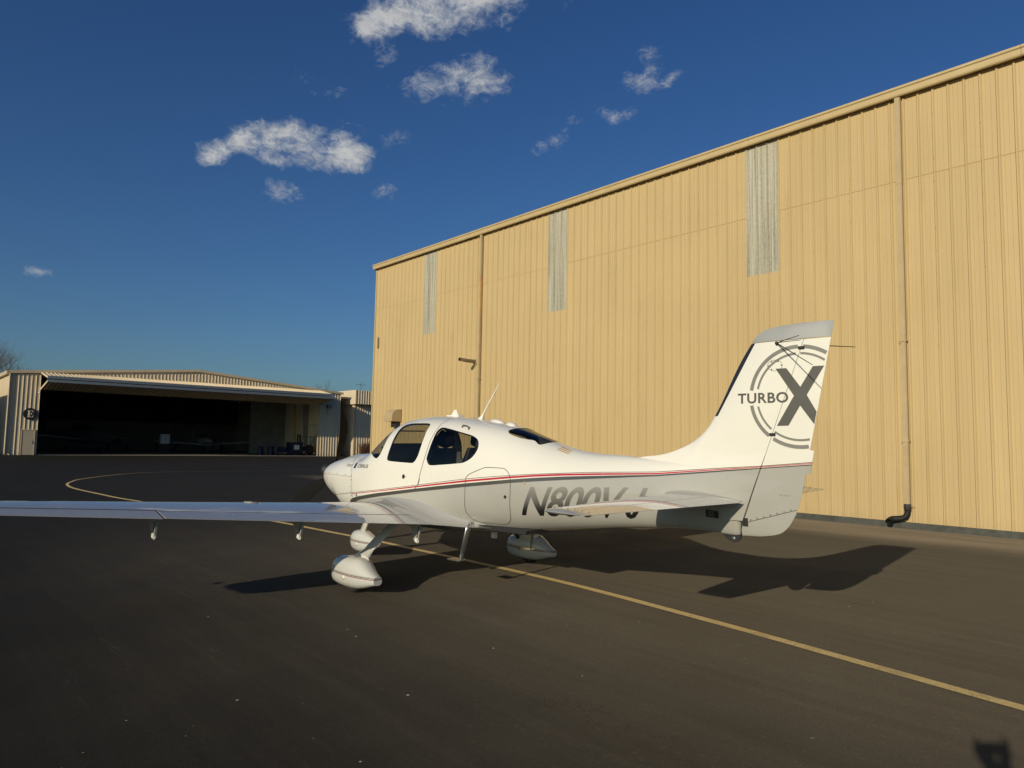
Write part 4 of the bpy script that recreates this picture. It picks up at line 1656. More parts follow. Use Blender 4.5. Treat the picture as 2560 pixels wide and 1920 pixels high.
def build_fin():
    zs = [1.03 + .03 * i for i in range(14)] + [1.45 + .008 * i for i in range(24)] + [1.645 + .02 * i for i in range(8)] + [1.81 + .025 * i for i in range(30)] + [2.55]
    zs = sorted(set(round(z, 4) for z in zs if z <= 2.551)) + [2.568]
    rings = []
    m = 44
    for z in zs:
        xh, le = x_hinge(z) + .0025, FIN_LE(z)
        pts = []
        for k in range(m + 1):
            u = k / m
            u = 1 - (1 - u) ** 1.0
            t = u * u * (3 - 2 * u) * .35 + u * u * .65        # cluster at the leading edge
            x = le + (xh - le) * t
            pts.append((x, yfin(x, z) if k else 0.0 if z > 1.56 else yfin(x, z), z))
        rings.append([Vector(p) for p in pts[::-1]] + [Vector((p[0], -p[1], p[2])) for p in pts[(1 if pts[0][1] == 0 else 0):]])
        if pts[0][1] == 0:
            rings[-1].insert(m + 1, rings[-1][m].copy())
    loft('vertical_fin', rings, 'livery', PLANE, True, True)
    # fin cap in silver paint (fin and rudder horn)
    zs = [2.574, 2.60, 2.633, 2.655, 2.673, 2.684, 2.692, 2.699, 2.7035, 2.706]
    rings = []
    for i, z in enumerate(zs):
        le, te = FIN_LE(z), RUD_TE(z)
        k_ = math.sqrt(max(0.0, 1 - ((z - 2.574) / .136) ** 2.2))
        pts = []
        for k in range(31):
            u = k / 30
            t = u * u * (3 - 2 * u) * .4 + u * u * .6
            x = le + (te - le) * t
            pts.append(Vector((x, max(.0016, yfin0(x, 2.56) * k_ if x < FIN_LE(2.56) else .004 * k_), z)))
            if k == 0:
                pts[-1].y = 0
        rings.append(pts[::-1] + [Vector((p.x, -p.y, p.z)) for p in pts[1:]])
    loft('fin_tip', rings, 'silver_gloss', PLANE)
    # rudder
    zs = [.899, .903, .909, .918, .928, .945, .965, .986, 1.01, 1.04, 1.078, 1.12, 1.166] + [1.2 + .045 * i for i in range(30)] + [2.55, 2.566]
    rings = []
    for z in zs:
        xh = x_hinge(max(z, .95)) - .0025
        te = RUD_TE(z)
        th = .034 if z > 1.2 else .034 * min(1, math.sqrt(max(.03, (z - .893) / .12)))
        if z > 1.2:
            th = max(yfin0(x_hinge(z), z), .012)
            th = th * smooth(1.1, 1.7, z) + .036 * (1 - smooth(1.1, 1.7, z))
        pts = []
        for k in range(17):
            u = k / 16
            x = xh + (te - xh) * u
            nose = 1
            pts.append(Vector((x, max(.0012, th * nose * (1 - u) ** .95 + .0012), z)))
        rings.append(pts + [Vector((p.x, -p.y, p.z)) for p in pts[::-1]])
    r = loft('rudder', rings, 'livery', PLANE)
    tabp = [(-4.572, 1.650), (-4.612, 1.646), (-4.575, 1.452), (-4.535, 1.455)]
    bm = bmesh.new()
    f = bm.faces.new([bm.verts.new((a, -.002, b)) for a, b in tabp])
    q = bmesh.ops.extrude_face_region(bm, geom=[f])
    bmesh.ops.translate(bm, vec=(0, .004, 0), verts=[v for v in q['geom'] if isinstance(v, bmesh.types.BMVert)])
    bm_obj('trim_tab', bm, 'livery', r)
    return r


def yrud(x, z):
    xh, te = x_hinge(z), RUD_TE(z)
    if x > xh:
        return yfin(x, z)
    u = min(1, max(0, (xh - x) / (xh - te)))
    th = max(yfin0(xh, z), .012)
    th = th * smooth(1.1, 1.7, z) + .036 * (1 - smooth(1.1, 1.7, z))
    return th * (1 - u) ** .95 + .0012


RUD = build_fin()


# ---- decals and seams that follow a surface y = f(x, z)
def surf_n(fun, x, z, e=.004):
    fx = (fun(x + e, z) - fun(x - e, z)) / (2 * e)
    fz = (fun(x, z + e) - fun(x, z - e)) / (2 * e)
    return Vector((-fx, 1, -fz)).normalized()


def ribbon(name, path, width, fun, material, parent, off=.0016, closed=False, sgn=1, sm=True):
    P = [Vector((a, b, 0)) for a, b in path]
    Q = []
    n = len(P)
    for i in range(n if closed else n - 1):
        g4 = [P[(i + j) % n] if closed else P[min(max(i + j, 0), n - 1)] for j in (-1, 0, 1, 2)]
        k = max(2, int((g4[2] - g4[1]).length / .02))
        for j in range(k):
            t = j / k
            p0, p1, p2, p3 = g4
            if sm:
                Q.append(.5 * (2 * p1 + (p2 - p0) * t + (2 * p0 - 5 * p1 + 4 * p2 - p3) * t * t + (3 * p1 - p0 - 3 * p2 + p3) * t ** 3))
            else:
                Q.append(p1.lerp(p2, t))
    if not closed:
        Q.append(P[-1])
    pts = [Vector((q.x, fun(q.x, q.y), q.y)) for q in Q]
    vs, fs = [], []
    m = len(pts)
    for i in range(m):
        a = pts[(i - 1) % m] if closed else pts[max(i - 1, 0)]
        b = pts[(i + 1) % m] if closed else pts[min(i + 1, m - 1)]
        t = (b - a).normalized()
        nn = surf_n(fun, pts[i].x, pts[i].z)
        s = t.cross(nn).normalized()
        for e in (-1, 1):
            v = pts[i] + s * width / 2 * e + nn * off
            vs.append((v.x, v.y * sgn, v.z))
    for i in range(m if closed else m - 1):
        a, b = 2 * i, 2 * ((i + 1) % m)
        fs.append((a, b, b + 1, a + 1))
    return mesh_obj(name, vs, fs, material, parent, True)


def decal(name, bm, fun, material, parent, off=.002, step=.03):
    """flat mesh in x,z laid onto the surface (cut into small cells first)"""
    xs = [v.co.x for v in bm.verts]
    zs = [v.co.z for v in bm.verts]
    if step:
        for ax, lo, hi in ((0, min(xs), max(xs)), (2, min(zs), max(zs))):
            q = lo + step
            while q < hi:
                co = [0, 0, 0]
                no = [0, 0, 0]
                co[ax] = q
                no[ax] = 1
                bmesh.ops.bisect_plane(bm, geom=list(bm.verts) + list(bm.edges) + list(bm.faces), plane_co=co, plane_no=no)
                q += step
    for v in bm.verts:
        nn = surf_n(fun, v.co.x, v.co.z)
        p = Vector((v.co.x, fun(v.co.x, v.co.z), v.co.z)) + nn * off
        v.co = p
    return bm_obj(name, bm, material, parent, True, False)


def text_bm(s, bold=0.0, spacing=1.0):
    cu = bpy.data.curves.new('txt', 'FONT')
    cu.body = s
    cu.offset = bold
    cu.space_character = spacing
    cu.resolution_u = 5
    o = bpy.data.objects.new('txt', cu)
    COL.objects.link(o)
    dg = bpy.context.evaluated_depsgraph_get()
    me = bpy.data.meshes.new_from_object(o.evaluated_get(dg))
    bpy.data.objects.remove(o)
    bm = bmesh.new()
    bm.from_mesh(me)
    bpy.data.meshes.remove(me)
    bpy.data.curves.remove(cu)
    return bm


def place_text(s, origin, width, height, slant, rise, fun, name, material, parent, bold=0., spacing=1.0, step=.03, off=.002):
    """origin = lower left corner (x, z); text runs aft (towards -x); slant = shift of the tops aft"""
    bm = text_bm(s, bold, spacing)
    x0, x1 = min(v.co.x for v in bm.verts), max(v.co.x for v in bm.verts)
    ref = text_bm(s[0], bold)
    y0, y1 = min(v.co.y for v in ref.verts), max(v.co.y for v in ref.verts)
    ref.free()
    for v in bm.verts:
        u = (v.co.x - x0) / (x1 - x0)
        w = (v.co.y - y0) / (y1 - y0)
        v.co = Vector((origin[0] - u * width - w * slant, 0, origin[1] + w * height + u * rise))
    return decal(name, bm, fun, material, parent, off, step)


def reg_mat():
    m, g = mat('registration_paint')
    v = coords(g)
    x, y, z = g.xyz(v)
    base = g.m('ADD', .915, g.m('MULTIPLY', g.m('SUBTRACT', -1.638, x), .042))
    h = g.m('SUBTRACT', z, base)
    c = g.mix(g.rng(h, .03, .20, 0, 1, True), (0.012, 0.012, 0.012), (0.15, 0.148, 0.14))
    c = g.mix(g.rng(h, .18, .31), c, (0.24, 0.237, 0.225))
    finish(g, c, .35, 0, None, coat=.6)
    MATS['registration_paint'] = m


reg_mat()


def build_markings():
    place_text('N800V', (-1.635, .913), 1.115, .305, .140, .046, yfus, 'registration_lettering', 'registration_paint', PLANE, .022, .98)
    # the J with its hook, on the baseline
    path = [(.80, 1.0), (.80, .62), (.80, .34), (.77, .20), (.69, .10), (.56, .065), (.43, .10), (.34, .20), (.30, .33)]
    bm = bmesh.new()
    jv = []
    for k, (u, w) in enumerate(path):
        a_, b_ = path[max(k - 1, 0)], path[min(k + 1, len(path) - 1)]
        tx, tz = (b_[0] - a_[0]) * .19, (b_[1] - a_[1]) * .305
        ln = math.hypot(tx, tz)
        nx, nz = -tz / ln, tx / ln
        pair = []
        for e in (-1, 1):
            uu, ww = u * .19 + nx * .026 * e, w * .305 + nz * .022 * e
            pair.append(bm.verts.new((-2.775 - uu - ww / .305 * .140, 0, .913 + .050 + ww)))
        jv.append(pair)
    for p, q in zip(jv, jv[1:]):
        bm.faces.new((p[0], q[0], q[1], p[1]))
    decal('registration_lettering', bm, yfus, 'registration_paint', PLANE, .002, .03)
    place_text('TURBO', (1.735, 1.318), .185, .032, .02, .0, yfus, 'cowl_lettering', 'decal_mid', PLANE, 0, 1.1, .05)
    place_text('CIRRUS', (1.335, 1.315), .325, .048, .022, .006, yfus, 'cowl_lettering', 'decal_black', PLANE, .015, 1.15, .05)
    bm = bmesh.new()
    bm.faces.new([bm.verts.new((a, 0, b)) for a, b in ((1.455, 1.305), (1.385, 1.305), (1.410, 1.372), (1.480, 1.370))])
    decal('badge', bm, yfus, 'blue_paint', PLANE, .002, .02)
    place_text('NO PUSH', (-4.318, 1.262), .085, .013, .0, .0, yrud, 'push_lettering', 'decal_mid', RUD, 0, 1.1, .04)
    # tail emblem: two rings, TURBO and a big X
    cx, cz = -4.505, 2.092
    for r0, r1, nm in ((.402, .433, 'emblem_ring'), (.352, .370, 'emblem_ring')):
        bm = bmesh.new()
        seg = 120
        ring = [(cx + r * math.cos(2 * math.pi * k / seg), cz + r * math.sin(2 * math.pi * k / seg)) for r in (r0, r1) for k in range(seg)]
        for k in range(seg):
            q = [ring[k], ring[(k + 1) % seg], ring[seg + (k + 1) % seg], ring[seg + k]]
            if any(a < RUD_TE(b) + .006 for a, b in q):
                continue
            if any(2.035 < b < 2.150 and a > -4.2 for a, b in q):
                continue
            if any(abs(a - x_hinge(b)) < .006 for a, b in q):
                continue
            bm.faces.new([bm.verts.new((a, 0, b)) for a, b in q])
        bmesh.ops.remove_doubles(bm, verts=bm.verts, dist=1e-5)
        decal(nm, bm, yrud, 'decal_mid', PLANE, .0035, None)
    place_text('TURBO', (-3.962, 2.046), .452, .088, .0, -.0, yrud, 'emblem_lettering', 'decal_grey', PLANE, .02, 1.06, .03, .004)
    # X made of two bars with the notch of the sign
    bm = bmesh.new()
    for quad in (((-4.312, 2.334), (-4.404, 2.334), (-4.517, 2.172), (-4.462, 2.100)), ((-4.622, 2.338), (-4.712, 2.338), (-4.566, 2.105), (-4.517, 2.172)),
                 ((-4.566, 2.105), (-4.660, 1.965), (-4.638, 1.862), (-4.510, 2.018)), ((-4.462, 2.100), (-4.510, 2.018), (-4.409, 1.852), (-4.312, 1.850)),
                 ((-4.462, 2.100), (-4.517, 2.172), (-4.566, 2.105), (-4.510, 2.018))):
        bm.faces.new([bm.verts.new((max(a, RUD_TE(b) + .004), 0, b)) for a, b in quad])
    bmesh.ops.remove_doubles(bm, verts=bm.verts, dist=1e-5)
    decal('emblem_x', bm, yrud, 'decal_grey', PLANE, .004, .03)
    # skin seams
    seam = [(-.288, 1.955), (-.283, 1.93), (-.272, 1.883), (-.263, 1.795), (-.240, 1.666), (-.213, 1.528), (-.171, 1.390), (-.130, 1.27), (-.095, 1.165), (-.062, 1.128), (.007, 1.090), (.10, 1.084)]
    ribbon('door_seam', seam, .0075, yfus, 'seam_dark', PLANE)
    bag = [(-.905, 1.272), (-.930, 1.305), (-.974, 1.331), (-1.07, 1.368), (-1.159, 1.400), (-1.198, 1.405), (-1.363, 1.403), (-1.421, 1.397), (-1.462, 1.375), (-1.504, 1.326), (-1.518, 1.265), (-1.521, 1.158), (-1.506, 1.003), (-1.482, .883), (-1.437, .823), (-1.370, .790), (-1.312, .785), (-1.125, .787), (-1.011, .795), (-.955, .815), (-.909, .859), (-.882, .923), (-.895, 1.086), (-.900, 1.207)]
    ribbon('baggage_door_seam', bag, .007, yfus, 'seam_dark', PLANE, closed=True)
    ribbon('cowl_seam', [(1.70, 1.455), (1.634, 1.408), (1.544, 1.333), (1.458, 1.237), (1.430, 1.122), (1.428, 1.006), (1.432, .888)], .006, yfus, 'decal_mid', PLANE)
    ribbon('cowl_seam', [(2.55, 1.183), (2.2, 1.19), (1.92, 1.192), (1.44, 1.19)], .005, yfus, 'decal_mid', PLANE)
    for (a, b) in [(2.248, 1.209), (1.934, 1.210), (1.645, 1.207), (1.462, 1.207), (1.448, 1.150), (1.462, 1.06), (1.470, .99), (1.453, .938)]:
        disc('fastener', a, b, .0085, yfus, 'decal_mid')
    d = disc('door_lock', .184, 1.249, .030, yfus, 'decal_black')
    disc('door_lock', .135, 1.249, .007, yfus, 'decal_mid')
    disc('fuel_drain', 1.297, .954, .022, yfus, 'decal_mid')
    disc('baggage_lock', -1.454, 1.097, .020, yfus, 'decal_black')
    disc('static_port', -1.698, 1.256, .018, yfus, 'screw')
    bm = bmesh.new()
    for k in range(3):
        o = k * .013
        bm.faces.new([bm.verts.new((a, 0, b - o)) for a, b in ((-1.915, 1.640), (-2.08, 1.596), (-2.08, 1.589), (-1.915, 1.633))])
    decal('vent_louvre', bm, yfus, 'rust_tan', PLANE, .003, .03)
    # grab handle on the roof side
    hp = [(-.632, 1.845), (-.640, 1.857), (-.69, 1.85), (-.745, 1.834), (-.752, 1.820)]
    pts = []
    for k, (a, b) in enumerate(hp):
        nn = surf_n(yfus, a, b)
        pts.append(Vector((a, yfus(a, b), b)) + nn * (.002 if k in (0, 4) else .022))
    tube_obj('grab_handle', pts, .008, 'decal_grey', PLANE, 8)
    # door latch scoop at the seam
    ribbon('latch_scoop', [(-.128, 1.245), (-.118, 1.20), (-.104, 1.165)], .016, yfus, 'decal_mid', PLANE, .003)
    # baggage door stone guard / vent aft on the tail
    bm = bmesh.new()
    bm.faces.new([bm.verts.new((a, 0, b)) for a, b in ((-3.662, 1.108), (-3.782, 1.098), (-3.782, 1.035), (-3.662, 1.042))])
    ytail = lambda x_, z_: max(yfus(x_, z_), yfin(x_, z_)) + .004
    ven = decal('tail_vent', bm, ytail, 'panel_dark', PLANE, .006, .03)
    for k in range(4):
        ribbon('vent_slat', [(-3.68, 1.096 - k * .013), (-3.742, 1.091 - k * .013)], .005, ytail, 'decal_mid', ven, .009)
    # stripes of screws at the rudder cap
    for k in range(7):
        a = -4.06 - k * .058
        b = 1.043 + (.062 / .2) * k * .058
        disc('rudder_screw', a, b, .0085, yrud, 'galv', RUD, .003)
    ribbon('rudder_cap_seam', [(-4.02, 1.018), (-4.25, 1.089), (-4.455, 1.153)], .005, yrud, 'seam_dark', RUD, .0014)
    # round inspection cover on the fin
    cc = [(-4.305 + .065 * math.cos(2 * math.pi * k / 24), 2.362 + .046 * math.sin(2 * math.pi * k / 24)) for k in range(24)]
    ribbon('inspection_cover', cc, .004, yrud, 'decal_mid', PLANE, .0014, True)
    for k in range(6):
        t = 2 * math.pi * k / 6
        disc('fastener', -4.305 + .056 * math.cos(t), 2.362 + .038 * math.sin(t), .006, yrud, 'decal_black')
    for zz in (2.497, 1.777):
        bm = bmesh.new()
        xx = x_hinge(zz)
        box(bm, xx - .03, xx + .02, -.0, yrud(xx, zz) + .012, zz - .012, zz + .012)
        bm_obj('rudder_hinge', bm, 'decal_black', RUD)
    bm = bmesh.new()
    box(bm, -4.035, -3.99, -.02, .040, .985, 1.055)
    bm_obj('rudder_horn', bm, 'dark_steel', RUD)


def disc(name, a, b, r, fun, material, parent=None, off=.003):
    nn = surf_n(fun, a, b)
    c = Vector((a, fun(a, b), b))
    bm = bmesh.new()
    M = Matrix.Translation(c + nn * (off - .004)) @ nn.to_track_quat('Z', 'Y').to_matrix().to_4x4()
    bmesh.ops.create_cone(bm, cap_ends=True, segments=14, radius1=r, radius2=r * .9, depth=.008, matrix=M)
    return bm_obj(name, bm, material, parent or PLANE)


build_markings()


# ---- lifting surfaces
def foil(u, t, camber=.02):
    """upper and lower ordinate of the section at chord fraction u"""
    yt = t * naca(u)
    yc = camber / .16 * (2 * .4 * u - u * u) if u < .4 else camber / .36 * (1 - .8 + .8 * u - u * u)
    return yc + yt, yc - yt


def section(xle, xte, zle, zte, y, t, a, b, camber=.02, n=26, thick_te=.0025):
    """closed ring of the slice a..b of an aerofoil"""
    us = [a + (b - a) * (k / n) for k in range(n + 1)]
    if a == 0:
        us = [b * (1 - math.cos(math.pi / 2 * k / n)) for k in range(n + 1)]
    c = math.hypot(xle - xte, zle - zte)
    U, Lw = [], []
    for u in us:
        hi, lo = foil(u, t, camber)
        x = xle + (xte - xle) * u
        z = zle + (zte - zle) * u
        U.append(Vector((x, y, z + hi * c + thick_te * u)))
        Lw.append(Vector((x, y, z + lo * c - thick_te * u)))
    return U[::-1] + Lw[(1 if a == 0 else 0):]


def wing_geo(y):
    ay = abs(y)
    xte = -.50 + .0730 * (ay - .69)
    cuff = .03 * smooth(4.28, 4.31, ay)
    xle = 1.00 - .098 * (ay - .69) + cuff
    zte = .735 + .0917 * (ay - .69)
    inc = RAD(2.4 - .35 * ay)
    zle = zte + (xle - xte) * math.tan(inc) - cuff * .3
    t = .150 - .004 * ay
    return xle, xte, zle, zte, t


def wring(y, a, b):
    xle, xte, zle, zte, t = wing_geo(y)
    return section(xle, xte, zle, zte, y, t, a, b)


def build_wings():
    for sg in (1, -1):
        def span(y0, y1, n):
            return [sg * (y0 + (y1 - y0) * k / n) for k in range(n + 1)]
        w = empty('wing')
        w.parent = PLANE
        loft('wing_skin', [wring(y, 0, .783) for y in span(.2, 3.560, 30)], 'wing_gloss', w)
        ys = span(3.565, 4.28, 6) + span(4.29, 5.36, 12)
        loft('wing_skin', [wring(y, 0, .758) for y in ys], 'wing_gloss', w)
        loft('trailing_edge', [wring(y, .785, 1) for y in span(.2, .715, 6)], 'wing_gloss', w)
        fl = loft('flap', [wring(y, .791, 1) for y in span(.722, 3.555, 24)], 'wing_gloss', w)

        def ail(y):
            r = wring(y, .771, 1)
            xle, xte, zle, zte, t = wing_geo(y)
            xh = xle + (xte - xle) * .771
            for p in r:
                p.z -= (xh - p.x) * .02
            return r
        loft('aileron', [ail(y) for y in span(3.578, 5.346, 16)], 'wing_gloss', w)
        tip = []
        for k in range(11):
            u = k / 10
            y = 5.362 + .46 * u
            xle, xte, zle, zte, t = wing_geo(y)
            s = math.sqrt(max(0.0, 1 - (max(0, u - .35) / .652) ** 2.4))
            xm = xte + .36 * (xle - xte)
            tip.append(section(xm + (xle - xm) * (.25 + .75 * s), xm + (xte - xm) * (.55 + .45 * s), zle + .02 * u, zte + .02 * u, sg * y, t * max(.08, s), 0, 1))
        loft('wing_tip', tip, 'wing_gloss', w)
        box_obj('nav_light', .62, .72, min(sg * 5.79, sg * 5.83), max(sg * 5.79, sg * 5.83), 1.22, 1.25, 'bright_metal', w, .008)
        for nm, y0_, y1_, uu, wd in (('aileron_seam', 3.57, 5.35, .765, .014), ('flap_seam', .72, 3.56, .787, .006)):
            vs, fs = [], []
            for k in range(31):
                yy = y0_ + (y1_ - y0_) * k / 30
                xle, xte, zle, zte, t = wing_geo(yy)
                for e in (-.5, .5):
                    u_ = uu + e * wd / (xle - xte)
                    hi, lo = foil(u_, t)
                    vs.append((xle + (xte - xle) * u_, sg * yy, zle + (zte - zle) * u_ + hi * (xle - xte) + .0045))
            for k in range(30):
                fs.append((2 * k, 2 * k + 1, 2 * k + 3, 2 * k + 2))
            mesh_obj(nm, vs, fs, 'seam_dark' if wd > .01 else 'decal_mid', w)
        # fuel cap and stall strip
        xle, xte, zle, zte, t = wing_geo(2.42)
        bm = bmesh.new()
        hi, lo = foil(.32, t)
        z = zle + (zte - zle) * .32 + hi * (xle - xte)
        bmesh.ops.create_cone(bm, cap_ends=True, segments=24, radius1=.085, radius2=.082, depth=.008, matrix=Matrix.Translation((xle + (xte - xle) * .32, sg * 2.42, z + .003)) @ Matrix.Rotation(sg * RAD(5.4), 4, 'X'))
        cap = bm_obj('fuel_cap', bm, 'silver_gloss', w)
        bm = bmesh.new()
        bmesh.ops.create_cone(bm, cap_ends=True, segments=20, radius1=.045, radius2=.043, depth=.014, matrix=Matrix.Translation((xle + (xte - xle) * .32, sg * 2.42, z + .006)) @ Matrix.Rotation(sg * RAD(5.4), 4, 'X'))
        bm_obj('cap_lock', bm, 'dark_steel', cap)
        # flap hinge fairings hanging below the trailing edge
        for (yy, dz) in ((3.60, .19), (2.22, .185), (.80, .215)):
            xle, xte, zle, zte, t = wing_geo(yy)
            zb = zte - .005
            xo = xte + .28
            P = [(xo + .16, zb + .05), (xo - .16, zb + .012), (xo - .20, zb - .03), (xo - .155, zb - dz + .02), (xo - .115, zb - dz), (xo - .08, zb - dz + .015), (xo - .03, zb - .06)]
            bm = bmesh.new()
            f = bm.faces.new([bm.verts.new((a, sg * yy - .010, b)) for a, b in P])
            q = bmesh.ops.extrude_face_region(bm, geom=[f])
            bmesh.ops.translate(bm, vec=(0, .02, 0), verts=[v for v in q['geom'] if isinstance(v, bmesh.types.BMVert)])
            hf = bm_obj('flap_hinge', bm, 'wing_gloss', w)
            bm = bmesh.new()
            box(bm, xo - .16, xo - .09, sg * yy - .015, sg * yy + .015, zb - dz - .004, zb - dz + .06)
            bmesh.ops.bevel(bm, geom=list(bm.edges), offset=.012, segments=2, affect='EDGES')
            bm_obj('hinge_end', bm, 'white_gloss', hf)
            tube_obj('hinge_rod', [(xo - .17, sg * yy + .008, zb - .03), (xo - .14, sg * yy + .012, zb - dz + .06)], .007, 'dark_steel', hf, 6)
        # tie-down ring
        tube_obj('tie_down', [(.35, sg * 3.1, .96), (.35, sg * 3.1, .92)], .012, 'bright_metal', w, 6)
        # wing root fairing
        zf = pchip([(1.39, .853), (.89, .931), (.316, 1.0), (.06, .997), (-.115, .975), (-.387, .919), (-.59, .86), (-.728, .82), (-.965, .783), (-1.084, .762), (-1.32, .735)])
        yo = pchip([(1.3, .66), (1.05, .74), (.6, .80), (0, .80), (-.30, .77), (-.49, .722), (-.7, .66), (-.9, .585), (-1.1, .50), (-1.32, .40)])
        zo_t = pchip([(-.44, .736), (-.7, .738), (-.9, .735), (-1.1, .742), (-1.32, .745)])
        rings = []
        for k in range(56):
            x = 1.12 - 2.42 * k / 55
            y1 = yo(x)
            xle, xte, zle, zte, t = wing_geo(y1)
            if x > xte:
                u = min(1, max(0.0, (xle - x) / (xle - xte)))
                hi, lo = foil(u, t)
                c = xle - xte
                z1 = zle + (zte - zle) * u + hi * c + .001
                zl = zle + (zte - zle) * u + lo * c
            else:
                z1 = zo_t(x)
                zl = z1 - .004
            if -.56 < x < xte:
                z1 = z1 * .5 + zte * .5
                zl = z1 - .004
            z0 = max(zf(x), z1 + .012)
            y0 = yfus(x, z0) - .004
            r = []
            for j in range(15):
                s = j / 14
                cy, cz = y0 + .06 * (y1 - y0), z1 + .10 * (z0 - z1)
                yy = (1 - s) ** 2 * y0 + 2 * s * (1 - s) * cy + s * s * y1
                zz = (1 - s) ** 2 * z0 + 2 * s * (1 - s) * cz + s * s * z1
                r.append(Vector((x, sg * yy, zz)))
            r.append(Vector((x, sg * (y1 - .004), min(zl, z1 - .003))))
            zlow = min(zl, z1 - .003)
            r.append(Vector((x, sg * (.55 * y1 + .1), zlow - .03)))
            r.append(Vector((x, sg * .15, sec(x)[1] + .03)))
            rings.append(r)
        loft('root_fairing', rings, 'fairing_gloss', w, True, True, True, True, None, 50)


build_wings()


def build_tail():
    for sg in (1, -1):
        s = empty('horizontal_stabilizer')
        s.parent = PLANE

        def geo(ay):
            u = (ay - .1) / 1.87
            xle = -3.235 - .19 * u
            xte = -4.03 + .175 * u
            return xle, xte, 1.203, 1.193 + .006 * u, .10

        def ring(ay, a, b):
            xle, xte, zle, zte, t = geo(ay)
            return section(xle, xte, zle, zte, sg * ay, t, a, b, 0.0, 18, .0015)
        ys = [.02 + (1.90 - .02) * k / 14 for k in range(15)]
        loft('stabilizer_skin', [ring(y, 0, .615) for y in ys], 'stab_gloss', s)
        e0 = .12
        loft('elevator', [ring(e0 + (1.90 - e0) * k / 14, .628, 1) for k in range(15)], 'stab_gloss', s)
        tips = []
        for k in range(9):
            u = k / 8
            y = 1.905 + .085 * u
            xle, xte, zle, zte, t = geo(y)
            q = math.sqrt(max(0, 1 - u ** 2.2))
            xm = xte + .25 * (xle - xte)
            tips.append(section(xm + (xle - xm) * (.80 + .2 * q), xte, zle, zte, sg * y, t * max(.06, q) * 1.0, 0, 1, 0.0, 18, .0015))
        loft('stabilizer_tip', tips, 'silver_gloss', s)
        # root fairing bead and screws at the tip joint
        for k in range(6):
            u = .12 + k * .15
            xle, xte, zle, zte, t = geo(1.885)
            hi, lo = foil(u, t, 0)
            bm = bmesh.new()
            bmesh.ops.create_icosphere(bm, subdivisions=1, radius=.004, matrix=Matrix.Translation((xle + (xte - xle) * u, sg * 1.885, zle + hi * (xle - xte) + .003)))
            bm_obj('tip_screw', bm, 'dark_steel', s)
        # smooth root fillet
        rings = []
        for k in range(31):
            x = -3.16 - .86 * k / 30
            xle, xte, zle, zte, t = geo(.2)
            u = min(1, max(0, (xle - x) / (xle - xte)))
            hi, lo = foil(u, t, 0)
            c = xle - xte
            zt_ = 1.20 + max(hi * c, .001)
            zb_ = 1.20 + min(lo * c, -.001)
            yf = yfus(x, 1.20)
            g = .055 * math.sin(math.pi * min(1, max(0, k / 30))) ** .5 + .004
            r = []
            for j in range(9):
                q = j / 8
                r.append(Vector((x, sg * (yf - .004 + g * q * q * 1.6), zt_ + g * .8 * (1 - q) ** 2)))
            for j in range(9):
                q = 1 - j / 8
                r.append(Vector((x, sg * (yf - .004 + g * q * q * 1.6), zb_ - g * .8 * (1 - q) ** 2)))
            rings.append(r)
        loft('root_fairing', rings, 'livery', s)


build_tail()


# ---- engine end
def build_nose():
    hub = Vector((2.86, 0, 1.165))
    rings = []
    for (x, r) in ((2.76, .095), (2.77, .102), (2.82, .102), (2.88, .098), (2.94, .088), (3.00, .070), (3.06, .05), (3.082, .025), (3.09, .004)):
        rings.append([Vector((x, r * math.cos(t), hub.z + r * math.sin(t))) for t in [2 * math.pi * k / 28 for k in range(28)]])
    loft('spinner', rings, 'silver_gloss', PLANE)
    for b in range(3):
        th = RAD((54, 192, 303)[b])                 # from straight down towards the left wing
        rd = Vector((0, math.sin(th), -math.cos(th)))
        td = Vector((0, math.cos(th), math.sin(th)))
        rings = []
        for (r, ch, tw, sw, tk) in ((.10, .075, 58, 0, .05), (.20, .115, 48, .005, .03), (.34, .185, 38, .022, .020), (.50, .225, 30, .035, .015), (.68, .215, 24, .030, .011), (.82, .175, 20, .0, .008), (.92, .120, 18, -.04, .006), (.972, .06, 17, -.07, .004), (.988, .02, 17, -.085, .002)):
            c = hub + Vector((.03, 0, 0)) + rd * r + td * sw
            a = RAD(tw)
            cd_ = td * math.cos(a) + Vector((1, 0, 0)) * math.sin(a)
            nd = Vector((1, 0, 0)) * math.cos(a) - td * math.sin(a)
            ring = []
            for k in range(16):
                t = 2 * math.pi * k / 16
                ring.append(c + cd_ * math.cos(t) * ch / 2 + nd * math.sin(t) * tk / 2 * (1 + .3 * math.cos(t)))
            rings.append(ring)
        loft('propeller_blade', rings, 'prop_black', PLANE)
    for sg in (1, -1):
        tube_obj('air_inlet', [(2.70, sg * .2, 1.22), (2.785, sg * .2, 1.22)], .085, 'panel_dark', PLANE, 18)
    tube_obj('exhaust_stack', [(1.9, -.16, .66), (1.78, -.17, .56)], .035, 'dark_steel', PLANE, 10)


build_nose()


